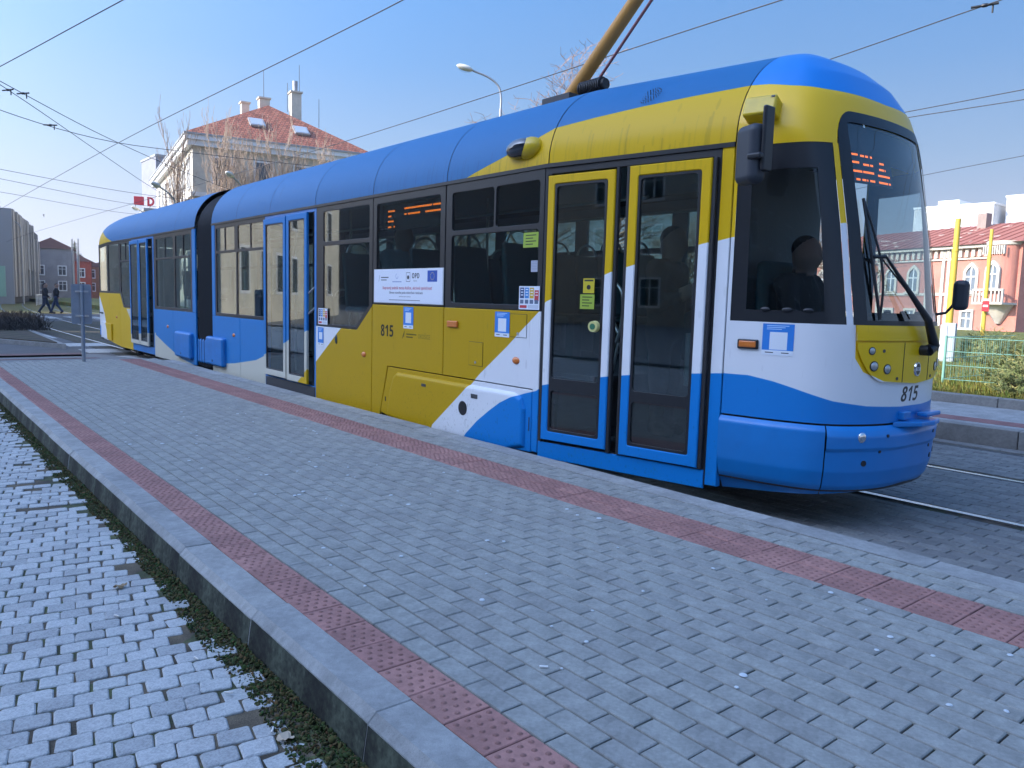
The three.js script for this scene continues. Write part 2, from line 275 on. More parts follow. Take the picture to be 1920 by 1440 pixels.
// --- far platform, kerb and lawn ---
const farPlat = structure('far_platform', 'low platform across the tracks with concrete kerb');
{
  const r = rng(17);
  add(farPlat, 'platform_bed', metreUV(box(-40, 9, -.4, -.03, -7.84, -5.74), .8), rough([.42, .42, .41], MAP.concrete));
  add(farPlat, 'tactile_strip', metreUV(box(-40, 9, -.2, -.0255, -6.35, -5.98), .5), rough([.34, .16, .15], MAP.concrete));
  const k1 = metreUV(rbox(0, .992, -.36, -.02, -5.74, -5.55, .012), .8), k2 = metreUV(rbox(0, .992, -.3, .1, -8.06, -7.85, .012), .8), km = [rough([.30, .29, .27], MAP.concrete), rough([.34, .33, .31], MAP.concrete)];
  for (let x = -16; x < 6; x++) { add(farPlat, 'kerb_stone', k1, km[Math.floor(r() * 2)]).position.set(x, 0, 0); add(farPlat, 'kerb_stone', k2, km[Math.floor(r() * 2)]).position.set(x, 0, 0); }
  const lawn = add(scene, 'lawn', metreUV(box(-110, 40, -.5, .075, -58, -8.05), 2.3), rough([.26, .25, .085], MAP.grass)); lawn.userData = { kind: 'structure', label: 'sunlit dry winter lawn beyond the tracks' };
  const tp = [], tn = []; for (let i = 0; i < 5; i++) { const a = i * 1.3, dx = Math.cos(a), dz = Math.sin(a), l = .05 + .012 * i; tp.push(-dz * .004, 0, dx * .004, dz * .004, 0, -dx * .004, dx * l * .8, l, dz * l * .8); for (let k = 0; k < 3; k++) tn.push(dx * .3, .9, dz * .3); }
  const tg = new THREE.BufferGeometry(); tg.setAttribute('position', new THREE.Float32BufferAttribute(tp, 3)); tg.setAttribute('normal', new THREE.Float32BufferAttribute(tn, 3));
  const N = 26000, gi = new THREE.InstancedMesh(tg, mat([.30, .30, .09], .9, { side: THREE.DoubleSide }), N), m4 = new THREE.Matrix4(), c = new THREE.Color();
  for (let i = 0; i < N; i++) { const z = -8.1 - r() * r() * 12, x = -14 + r() * 16, s = .4 + r() * .7; m4.compose(V(x, .07, z), new THREE.Quaternion().setFromEuler(new THREE.Euler(0, r() * 6.3, 0)), V(s, s * (.7 + r()), s)); gi.setMatrixAt(i, m4); gi.setColorAt(i, r() < .4 ? c.setRGB(1.25, 1.02, .85) : c.setRGB(.6 + r() * .5, .8 + r() * .4, .5)); }
  gi.name = 'grass'; gi.userData = { kind: 'stuff', label: 'short yellow green grass on the sunlit lawn' }; gi.castShadow = gi.receiveShadow = true; scene.add(gi);
}
// --- end of platform: ramp, crossing, planted bed ---
{
  const ramp = new THREE.ExtrudeGeometry(shapeOf([[-15.46, -.3], [-15.46, -.02], [-19.5, -.2], [-19.5, -.3]]), { depth: 2.65, bevelEnabled: false }).translate(0, 0, .4);
  const o = add(scene, 'pavement', metreUV(ramp, .7), rough([.27, .275, .28], MAP.concrete)); o.userData = { kind: 'structure', label: 'sloping grey pavement at the end of the platform' };
  for (const [x0, x1] of [[-17.0, -16.6], [-18.6, -18.1]]) { const t = (x) => lerp(-.02, -.2, (-15.46 - x) / 4.04); const b = box(x0, x1, -.1, 0, .9, 3.0), p = b.attributes.position; for (let i = 0; i < p.count; i++) if (p.getY(i) > -.05) p.setY(i, t(p.getX(i)) + .005); add(o, 'tactile_strip', metreUV(b, .6), rough([.27, .15, .14], MAP.concrete)); }
  const marks = structure('crossing_marking', 'white painted bars of the pedestrian crossings');
  for (const x of [-18.2, -20.6, -23]) add(marks, 'painted_bar', metreUV(box(x - .95, x + .35, -.239, -.2345 + .003, -.5, .42), .8), M.paint);
  for (let k = 0; k < 9; k++) add(marks, 'painted_bar', metreUV(box(-46.6, -43.2, -.239, -.218, 3.6 - k * 1.05, 4.1 - k * 1.05), .8), M.paint);
  const line = add(marks, 'painted_line', metreUV(box(-60, -26.5, -.239, -.2345, .1, .22), .8), M.paint); line.position.y = .001;
  const bed = structure('planted_bed', 'wedge of bare soil with a low kerb');
  const bg = new THREE.ExtrudeGeometry(shapeOf([[-37, -.35], [-37, -2.3], [-26, -2.3], [-22.3, -.75]]), { depth: .2, bevelEnabled: false }); bg.rotateX(-Math.PI / 2); bg.translate(0, -.3, 0);
  add(bed, 'soil', metreUV(bg, 1.1), rough([.12, .095, .06], MAP.dirt));
  const ke = new THREE.ExtrudeGeometry(shapeOf([[-37.2, -.18], [-37.2, -2.45], [-25.9, -2.45], [-21.9, -.62]]), { depth: .172, bevelEnabled: false }); ke.rotateX(-Math.PI / 2); ke.translate(0, -.3, 0); add(bed, 'kerb_edge', metreUV(ke, .8), M.kerb);
  const r = rng(5), tw = [];
  for (let i = 0; i < 1500; i++) { const x = -35.5 + r() * 7, z = -.05 + 1.7 * r(), b = V(x, -.1, z), q = 1 - Math.pow(Math.abs((x + 32) / 3.7), 4); let a = b, d = V(jit(r, .6), 1, jit(r, .6)).normalize(), l = .2 * q + .06; for (let s = 0; s < 2; s++) { const e = a.clone().addScaledVector(d, l * (.6 + r() * .6)); tw.push(bar(a, e, .012, .008, 3, true)); a = e; d = V(d.x + jit(r, .8), d.y, d.z + jit(r, .8)).normalize(); } }
  const h = thing('low_hedge', 'low dark twiggy hedge on the soil bed past the platform end', 'hedge');
  add(h, 'twigs', tw, mat([.035, .032, .03], .95));
}
// ---------- tram ----------
const tram = thing('tram', 'articulated low floor tram, blue, white and yellow, standing at the platform', 'tram');
const ZS = -.12, ZC = -1.33, XB = -4.85, TAPER = .185;
const halfW = (x) => 1.21 - (x > XB ? TAPER * (x - XB) : 0) - (x < -20.6 ? .07 * (-20.6 - x) ** 1.3 : 0);
const sideZ = (x) => ZC + halfW(x);
function bend2(g) { const p = g.attributes.position; for (let i = 0; i < p.count; i++) { const x = p.getX(i); p.setZ(i, p.getZ(i) + sideZ(x) - ZS); } return g; }
// livery, painted flat on the panels: side front (A) and side rear (B)
const YEL = '#d3a900', BLU = '#0478c4', WHT = '#dfe0e2', ROOFB = '#1b679c', CRM = '#c9c5b4';
const AX = [-9.25, -2.2], BX = [-23.2, -9.25], YR = [-.15, 3.2];
const wearNoise = (x, w, h, n, seed, cols, a) => { const r = rng(seed); for (let i = 0; i < n; i++) { x.globalAlpha = a * r(); x.fillStyle = cols[Math.floor(r() * cols.length)]; const px = r() * w, py = r() * h; x.beginPath(); x.ellipse(px, py, 1 + r() * 3, 1 + r() * 14, 0, 0, 7); x.fill(); } x.globalAlpha = 1; };
function sideCanvas(X, W, H, draw) {
  return canvasTex(W, H, (c) => {
    const sx = W / (X[1] - X[0]), sy = H / (YR[1] - YR[0]), PX = (x) => (x - X[0]) * sx, PY = (y) => H - (y - YR[0]) * sy;
    const poly = (p, col) => { c.fillStyle = col; c.beginPath(); p.forEach(([x, y], i) => c[i ? 'lineTo' : 'moveTo'](PX(x), PY(y))); c.closePath(); c.fill(); };
    draw(c, poly, PX, PY, sx, sy);
  });
}
function text(c, s, x, y, h, sx, sy, col, o = {}) { c.save(); c.translate(x, y); c.scale(sx / sy * (o.k || 1), 1); if (o.slant) c.transform(1, 0, -o.slant, 1, 0, 0); c.fillStyle = col; c.font = (o.w || 'bold') + ' ' + h * sy / .72 + 'px ' + (o.f || 'sans-serif'); c.textAlign = o.a || 'left'; c.textBaseline = 'alphabetic'; c.fillText(s, 0, 0); c.restore(); }
const liveryA = sideCanvas(AX, 2048, 972, (c, poly, PX, PY, sx, sy) => {
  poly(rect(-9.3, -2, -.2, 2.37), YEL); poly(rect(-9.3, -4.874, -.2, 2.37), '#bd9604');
  poly([[-2, -.2], [-6.55, -.2], [-6.45, 0], [-5.95, .38], [-5.7, .583], [-5.32, .854], [-4.937, 1.148], [-4.79, 1.262], [-4.185, 1.50], [-3.48, 1.686], [-3.25, 1.735], [-2, 1.9]], WHT);
  poly([[-2, -.2], [-6.05, -.2], [-5.87, 0], [-5.7, .14], [-5.526, .257], [-5.37, .35], [-5.225, .414], [-5.06, .466], [-4.906, .506], [-4.803, .566], [-4.5, .635], [-4.146, .698], [-3.8, .745], [-3.417, .78], [-3.237, .795], [-2, .8]], BLU);
  poly([[-9.3, 1.4], [-9.3, .345], [-9.074, .495], [-8.534, .855], [-8.2, 1.08], [-8.2, 1.4]], WHT);
  poly(rect(-9.3, -2, 2.37, 3.3), ROOFB);
  poly([[-6.05, 2.36], [-5.86, 2.41], [-5.55, 2.48], [-5.21, 2.56], [-4.85, 2.67], [-4.46, 2.71], [-4.09, 2.74], [-3.67, 2.76], [-3.27, 2.77], [-2, 2.77], [-2, 2.36]], YEL);
  text(c, '815', PX(-7.55), PY(.835), .125, sx, sy, '#17181c', { w: '600', k: .98 });
  c.strokeStyle = '#3c3413'; c.lineWidth = 2.4; c.beginPath(); c.moveTo(PX(-7.09), PY(.83)); c.lineTo(PX(-7.05), PY(.90)); c.lineTo(PX(-7.06), PY(.845)); c.stroke();
  for (const [y, w] of [[.885, .20], [.855, .13]]) { c.fillStyle = '#3a3416'; c.fillRect(PX(-7.01), PY(y), w * sx, .010 * sy); }
  text(c, 'OKOŠICE', PX(-6.78), PY(.845), .045, sx, sy, '#6a5d1a', { w: '400', k: .9 });
  wearNoise(c, 2048, 972, 500, 4, ['#333', '#6b6555', '#888'], .10);
  const rr = rng(31);                                            // grime streaks below the gutter and road dirt splashes low on the panels
  for (let i = 0; i < 260; i++) { c.globalAlpha = .10 * rr(); c.fillStyle = '#20252c'; c.fillRect(rr() * 2048, PY(2.375) - 70 * rr(), 2 + 3 * rr(), 60 + 30 * rr()); }
  for (let i = 0; i < 2600; i++) { const h = Math.pow(rr(), 2.2) * .45; c.globalAlpha = .16 * rr(); c.fillStyle = rr() < .5 ? '#4a4438' : '#7a7260'; c.beginPath(); c.ellipse(rr() * 2048, PY(-.06 + h), .6 + rr() * 2.2, .6 + rr() * 3.5, 0, 0, 7); c.fill(); }
  for (let i = 0; i < 120; i++) { c.globalAlpha = .07 * rr(); c.fillStyle = '#3a382c'; c.fillRect(rr() * 1500, PY(1.16), 1 + 2 * rr(), 20 + 120 * rr()); }
  c.globalAlpha = 1;
});
const liveryB = sideCanvas(BX, 2048, 500, (c, poly, PX, PY) => {
  poly(rect(-23.3, -9, -.2, 2.37), '#1c78ba'); poly(rect(-23.3, -9, 2.37, 3.3), ROOFB);
  poly([[-13.5, -.2], [-13.5, .07], [-12.7, .11], [-12.127, .162], [-11.231, .281], [-10.82, .39], [-10.4, .50], [-9.9, .66], [-9.0, .9], [-9, -.2]], CRM);
  poly([[-9.0, .545], [-9.65, .11], [-10.2, -.2], [-9, -.2]], YEL);
  poly([[-16.95, -.2], [-16.95, .47], [-16.694, .401], [-15.948, .231], [-15.4, .12], [-14.921, .027], [-14.2, -.03], [-14, -.2]], CRM);
  poly(rect(-23.3, -18.42, -.2, 2.37), YEL); poly([[-18.98, .845], [-18.7, .66], [-18.42, .5], [-18.42, .845]], CRM); poly([[-18.42, -.2], [-18.42, .3], [-16.6, .42], [-16.6, -.2]], CRM);
  poly([[-23.3, 1.4], [-22.3, 1.011], [-21.54, .691], [-21.1, .3], [-20.86, -.2], [-23.3, -.2]], WHT); poly([[-23.3, .5], [-22.3, .3], [-21.6, -.2], [-23.3, -.2]], BLU);
  poly([[-23.3, 2.95], [-22.4, 2.75], [-21.46, 2.6], [-20.19, 2.375], [-23.3, 2.37]], YEL);
  wearNoise(c, 2048, 500, 700, 14, ['#333', '#6b6555', '#999'], .12);
});
const paintOpt = { clearcoat: .10, clearcoatRoughness: .25, specularIntensity: .4 };
const PA = mat([1, 1, 1], .5, { map: liveryA, ...paintOpt }), PB = mat([1, 1, 1], .55, { map: liveryB, clearcoat: .12, clearcoatRoughness: .3, specularIntensity: .6 });
function paintUV(g, X) { const p = g.attributes.position, uv = new Float32Array(p.count * 2); for (let i = 0; i < p.count; i++) { uv[2 * i] = clamp((p.getX(i) - X[0]) / (X[1] - X[0]), .001, .999); uv[2 * i + 1] = clamp((p.getY(i) - YR[0]) / (YR[1] - YR[0]), .002, .998); } g.setAttribute('uv', new THREE.BufferAttribute(uv, 2)); return g; }
const isA = (x) => x > -9.22;
function flat(pts, holes, z1, t, bevel = .004, seg = 1) {        // panel standing in the side plane; outer face at z1
  const g = new THREE.ExtrudeGeometry(shapeOf(pts, holes), { depth: t - 2 * bevel, bevelEnabled: bevel > 0, bevelSize: bevel, bevelThickness: bevel, bevelSegments: seg, bevelOffset: -bevel, curveSegments: 6 });
  return g.translate(0, 0, z1 - t + bevel);
}
const panel = (name, pts, holes = [], z1 = ZS, t = .03, parent = tram) => { const x = pts.reduce((s, p) => s + p[0], 0) / pts.length, A = isA(x); return add(parent, name, paintUV(bend2(flat(pts, holes, z1, t)), A ? AX : BX), A ? PA : PB); };
const solid = (name, pts, holes, z1, t, m, parent = tram, b = .004) => add(parent, name, bend2(flat(pts, holes, z1, t, b)), m);
const gap = .005;
// lower side panels
panel('side_panel', [[-9.2 + gap, -.06], [-7.745 - gap, -.06], [-7.745 - gap, 1.155], [-8.11, .872], [-9.2 + gap, .872]]);
panel('side_panel', [[-7.745 + gap, -.06], [-7.56, -.06], [-7.395, .515], [-6.318 - gap, .515], [-6.318 - gap, 1.175], [-7.745 + gap, 1.175]]);
panel('side_panel', [[-6.318 + gap, .515], [-4.955, .515], [-4.955, -.02], [-4.875, -.02], [-4.875, 1.175], [-6.318 + gap, 1.175]]);
{
  const c = panel('wheel_cover', [[-7.545, -.01], [-7.385, .505], [-4.965, .505], [-4.965, -.03], [-5.6, -.06], [-7.2, -.06]], [], ZS - .004, .025);
  // the bulge pressed out of the cover, with a deep rounded shoulder
  const g = new THREE.ExtrudeGeometry(shapeOf([[-7.36, -.02], [-7.30, .25], [-7.235, .40], [-7.17, .44], [-5.20, .44], [-5.10, .41], [-5.06, .33], [-5.06, .02], [-5.3, -.045], [-7.0, -.045]]), { depth: .01, bevelEnabled: true, bevelSize: .045, bevelThickness: .045, bevelSegments: 5, bevelOffset: -.02 }).translate(0, 0, ZS - .03);
  add(c, 'bulge', paintUV(g, AX), PA);
  add(c, 'latch', rbox(-6.66, -6.58, .365, .395, ZS + .018, ZS + .030, .004), M.darkGrey); add(c, 'latch', rbox(-5.80, -5.70, .345, .385, ZS + .018, ZS + .030, .004), M.darkGrey);
  add(c, 'filler_hole', new THREE.CylinderGeometry(.068, .068, .012, 28).rotateX(Math.PI / 2).translate(-5.93, .232, ZS + .022), M.black);
  add(c, 'keyhole', rbox(-7.44, -7.425, .12, .17, ZS - .008, ZS, .002), M.black); add(c, 'keyhole', rbox(-4.995, -4.985, .15, .27, ZS - .008, ZS, .002), M.black);
}
panel('side_panel', [[-13.15, -.04], [-11.88 - gap, -.06], [-11.88 - gap, .875], [-13.15, .875]]);
panel('side_panel', [[-11.88 + gap, -.06], [-10.87, -.06], [-10.87, .875], [-11.88 + gap, .875]]);
panel('side_panel', [[-15.4 + gap, -.05], [-14.03, -.03], [-14.03, .895], [-15.4 + gap, .895]]);
panel('side_panel', [[-16.68, -.06], [-15.4 - gap, -.06], [-15.4 - gap, .895], [-16.68, .895]]);
panel('side_panel', [[-19.55 + gap, -.05], [-18.44, -.05], [-18.44, .86], [-19.25, .86], [-19.55 + gap, 1.17]]);
panel('side_panel', [[-20.6, .02], [-19.55 - gap, -.05], [-19.55 - gap, 1.17], [-20.6, 1.17]]);
panel('side_panel', [[-21.6, .02], [-20.6 - gap, .02], [-20.6 - gap, 1.17], [-21.6, 1.17]]);
panel('side_panel', [[-22.55, .08], [-21.6 - gap, .02], [-21.6 - gap, 1.17], [-22.55, 1.17]]);
for (const [x0, x1] of [[-15.1, -14.18], [-13.32, -12.5]]) { const o = add(tram, 'articulation_cover', bend2(rbox(x0, x1, .06, .53, ZS - .05, ZS + .075, .045, 4)), M.bluePaint); add(o, 'drain_hole', new THREE.CylinderGeometry(.02, .02, .01, 12).rotateX(Math.PI / 2).translate((x0 + x1) / 2 - .05, .14, ZS + .074), M.black); }
add(tram, 'articulation_cover', rbox(-14.05, -13.45, .02, .46, ZS - .14, ZS - .02, .05, 4), M.bluePaint);
panel('rear_cover', [[-21.95, .05], [-20.35, .05], [-20.35, .44], [-21.95, .44]], [], ZS + .035, .05);
// windows: frame with openings, panes set back
function windowUnit(outer, openings, opt = {}) {
  const w = add(tram, 'window', bend2(flat(outer, openings.map((o) => (o.length === 4 && typeof o[0] === 'number' ? rrect(...o, .03) : o)), ZS - .004, .035, .003)), opt.frame || M.black);
  for (const o of openings) { const p = typeof o[0] === 'number' ? rect(o[0] - .01, o[1] + .01, o[2] - .01, o[3] + .01) : o; add(w, 'pane', bend2(flat(p, [], ZS - .013, .004, 0)), opt.glass || M.glass); }
  return w;
}
const W3 = windowUnit(rect(-6.31, -4.88, 1.18, 2.345), [[-6.21, -5.56, 1.905, 2.26], [-5.53, -4.94, 1.905, 2.26], [-6.21, -4.94, 1.225, 1.86]]);
const W2 = windowUnit(rect(-7.74, -6.325, 1.18, 2.345), [[-7.66, -6.41, 1.225, 2.27]]);
const W1 = windowUnit([[-9.19, .878], [-8.105, .878], [-7.75, 1.16], [-7.75, 2.345], [-9.19, 2.345]], [[-8.99, -7.83, 1.915, 2.28], [[-8.99, .91], [-8.14, .91], [-7.83, 1.16], [-7.83, 1.865], [-8.99, 1.865]]]);
const W0 = windowUnit(rect(-13.0, -10.87, .88, 2.345), [[-12.94, -12.55, 1.925, 2.28], [-12.52, -12.1, 1.925, 2.28], [-11.95, -11.45, 1.925, 2.28], [-11.42, -10.93, 1.925, 2.28], [-12.94, -12.04, .93, 1.885], [-11.98, -10.93, .93, 1.885]]);
const WB = windowUnit(rect(-16.66, -14.22, .9, 2.345), [[-16.5, -15.9, 1.9, 2.27], [-15.87, -15.35, 1.9, 2.27], [-15.2, -14.75, 1.9, 2.27], [-14.72, -14.3, 1.9, 2.27], [-16.5, -15.3, .95, 1.86], [-15.24, -14.3, .95, 1.86]]);
const WC = windowUnit([[-19.55, 1.175], [-19.25, .865], [-18.44, .865], [-18.44, 2.345], [-19.55, 2.345]], [[-19.45, -19.0, 1.92, 2.29], [-18.97, -18.5, 1.92, 2.29], [[-19.45, 1.2], [-19.2, .92], [-18.5, .92], [-18.5, 1.88], [-19.45, 1.88]]]);
const WD = windowUnit(rect(-20.75, -19.56, 1.175, 2.345), [[-20.68, -19.62, 1.22, 2.30]]);
const WE = windowUnit(rect(-22.5, -20.76, 1.175, 2.345), [[-22.3, -20.83, 1.22, 2.30]]);
panel('corner_post', rect(-13.15, -13.01, .88, 2.345)); panel('corner_post', rect(-14.21, -14.03, .9, 2.345));
// doors
function doorLeaf(x0, x1, y0, y1, z1, rim, midbar, parentPaint = true) {
  const A = isA(x0), d = add(tram, 'door', paintUV(bend2(flat(rect(x0, x1, y0, y1), [rrect(x0 + rim, x1 - rim, y0 + rim * 1.1, y1 - rim, .02)], z1, .035, .006)), A ? AX : BX), A ? PA : PB);
  const holes = midbar ? [rrect(x0 + rim + .022, x1 - rim - .022, y0 + rim * 1.1 + .022, midbar[0], .03), rrect(x0 + rim + .022, x1 - rim - .022, midbar[1], y1 - rim - .022, .03)] : [rrect(x0 + rim + .015, x1 - rim - .015, y0 + rim * 1.1 + .015, y1 - rim - .015, .03)];
  add(d, 'seal', bend2(flat(rect(x0 + rim + .001, x1 - rim - .001, y0 + rim * 1.1 + .001, y1 - rim - .001), holes, z1 - .004, .026, .002)), M.black);
  for (const h of holes) add(d, 'pane', bend2(flat(h, [], z1 - .012, .005, 0)), M.glass);
  return d;
}
solid('door_portal', rect(-4.873, -3.352, -.03, 2.345), [rect(-4.80, -3.415, .09, 2.29)], ZS - .002, .05, M.rubber);
panel('door_sill', rect(-4.86, -3.36, -.05, .085), [], ZS + .006, .02);
panel('door_header', rect(-4.84, -3.26, 2.345, 2.372), [], ZS + .002, .02);
const DL = doorLeaf(-4.812, -4.178, .112, 2.272, ZS + .03, .067, [.532, .632]), DR = doorLeaf(-4.055, -3.402, .096, 2.282, ZS + .03, .074, [.52, .60]);
for (const [x0, x1] of [[-4.84, -4.815], [-4.176, -4.15], [-4.085, -4.058], [-3.399, -3.37]]) solid('door_seal', rect(x0, x1, .09, 2.285), [], ZS + .022, .03, M.rubber);
add(DL, 'push_button', [bend2(new THREE.CylinderGeometry(.042, .046, .03, 24).rotateX(Math.PI / 2).translate(-4.315, 1.075, ZS + .035))], mat([.62, .58, .22], .4));
add(DL, 'button_face', bend2(new THREE.CylinderGeometry(.024, .024, .034, 20).rotateX(Math.PI / 2).translate(-4.315, 1.075, ZS + .036)), mat([.03, .16, .08], .4));
panel('door_post', rect(-3.35, -3.262, -.02, 2.372), [], ZS, .05);
// second door: leaves stand proud, dark pocket beside it
solid('door_portal', rect(-10.87, -9.19, -.05, 2.345), [rect(-10.8, -9.25, .09, 2.3)], ZS - .004, .05, M.bluePaint);
doorLeaf(-10.80, -10.04, .12, 2.29, ZS + .05, .075); doorLeaf(-10.005, -9.365, .11, 2.30, ZS + .05, .075);
solid('door_pocket', rect(-9.36, -9.25, .09, 2.3), [], ZS - .03, .03, M.black);
for (const y of [1.28, 1.02]) add(tram, 'hinge_arm', bar(V(-9.36, y, ZS + .02), V(-9.27, y + .08, ZS - .02), .012), M.grey);
panel('door_sill', rect(-10.84, -9.22, -.06, .085), [], ZS + .004, .02).material = M.darkGrey;
solid('door_portal', rect(-18.44, -16.68, -.04, 2.345), [rect(-18.38, -16.76, .1, 2.3)], ZS - .004, .05, M.bluePaint);
doorLeaf(-18.4, -17.67, .12, 2.30, ZS + .05, .07); doorLeaf(-17.63, -16.98, .12, 2.30, ZS + .05, .07);
solid('door_pocket', rect(-16.96, -16.76, .1, 2.3), [], ZS - .03, .03, M.black);
// roof segments, gutter, bellows
function roofGeo(x0, x1, off = 0, nx = 3) {
  const P = [], U = [], I = [], N = 13, ang = []; for (let k = 0; k <= N; k++) ang.push(k / N * Math.PI / 2);
  const ring = (x) => { const hw = halfW(x) + off, o = []; for (const a of ang) o.push([2.375 + (.715 + off) * Math.sin(a), hw - (.78 + off) * (1 - Math.cos(a))]); for (const [y, d] of o.slice().reverse()) o.push([y, -d]); return o; };
  for (let i = 0; i <= nx; i++) { const x = lerp(x0, x1, i / nx); for (const [y, d] of ring(x)) { P.push(x, y, ZC + d); U.push(0, 0); } }
  const m = 2 * (N + 1); for (let i = 0; i < nx; i++) for (let j = 0; j < m - 1; j++) { const a = i * m + j, b = a + m; I.push(a, b, a + 1, b, b + 1, a + 1); }
  const g = new THREE.BufferGeometry(); g.setAttribute('position', new THREE.Float32BufferAttribute(P, 3)); g.setAttribute('uv', new THREE.Float32BufferAttribute(U, 2)); g.setIndex(I); g.computeVertexNormals(); return g;
}
{
  const cuts = [-13.15, -12.0, -10.68, -9.22, -7.74, -6.3, -4.84, -3.255], cutsB = [-22.3, -20.9, -19.45, -18.2, -16.55, -15.2, -14.03];
  for (const C of [cuts, cutsB]) for (let i = 0; i < C.length - 1; i++) { const A = isA(C[i] + .1); add(tram, 'roof_panel', paintUV(roofGeo(C[i] + .005, C[i + 1] - .005, 0, 4), A ? AX : BX), A ? PA : PB); }
  add(tram, 'roof_liner', [roofGeo(-13.13, -3.26, -.012, 20), roofGeo(-22.3, -14.05, -.012, 12)], M.black);
  const gut = []; for (const [a, b] of [[-13.15, -4.85], [-4.85, -3.26], [-20.6, -14.03], [-22.4, -20.6]]) gut.push(bend2(box(a, b, 2.345, 2.376, ZS - .03, ZS + .008)));
  add(tram, 'gutter', gut, M.black);
  const bel = []; for (let i = 0; i < 7; i++) { const x = -14.0 + i * .138; const s = []; for (const k of [0, .5, 1]) s.push([x + .138 * k, k === .5 ? -.015 : -.085]); for (let q = 0; q < 2; q++) { const [xa, oa] = s[q], [xb, ob] = s[q + 1], N = 13, P = [], I = []; [[xa, oa], [xb, ob]].forEach(([x2, o]) => { P.push(x2, -.02, ZC + 1.21 + o, x2, 2.3, ZC + 1.21 + o); for (let k = 1; k <= N; k++) { const a = k / N * Math.PI / 2; P.push(x2, 2.3 + (.75 + o) * Math.sin(a), ZC + 1.21 + o - .8 * (1 - Math.cos(a))); } for (let k = N - 1; k >= 0; k--) { const a = k / N * Math.PI / 2; P.push(x2, 2.3 + (.75 + o) * Math.sin(a), ZC - 1.21 - o + .8 * (1 - Math.cos(a))); } P.push(x2, -.02, ZC - 1.21 - o); }); const m = P.length / 6; for (let j = 0; j < m - 1; j++) I.push(j, m + j, j + 1, m + j, m + j + 1, j + 1); const g = new THREE.BufferGeometry(); g.setAttribute('position', new THREE.Float32BufferAttribute(P, 3)); g.setIndex(I); g.computeVertexNormals(); bel.push(g); } }
  add(tram, 'bellows', bel, M.rubber);
}
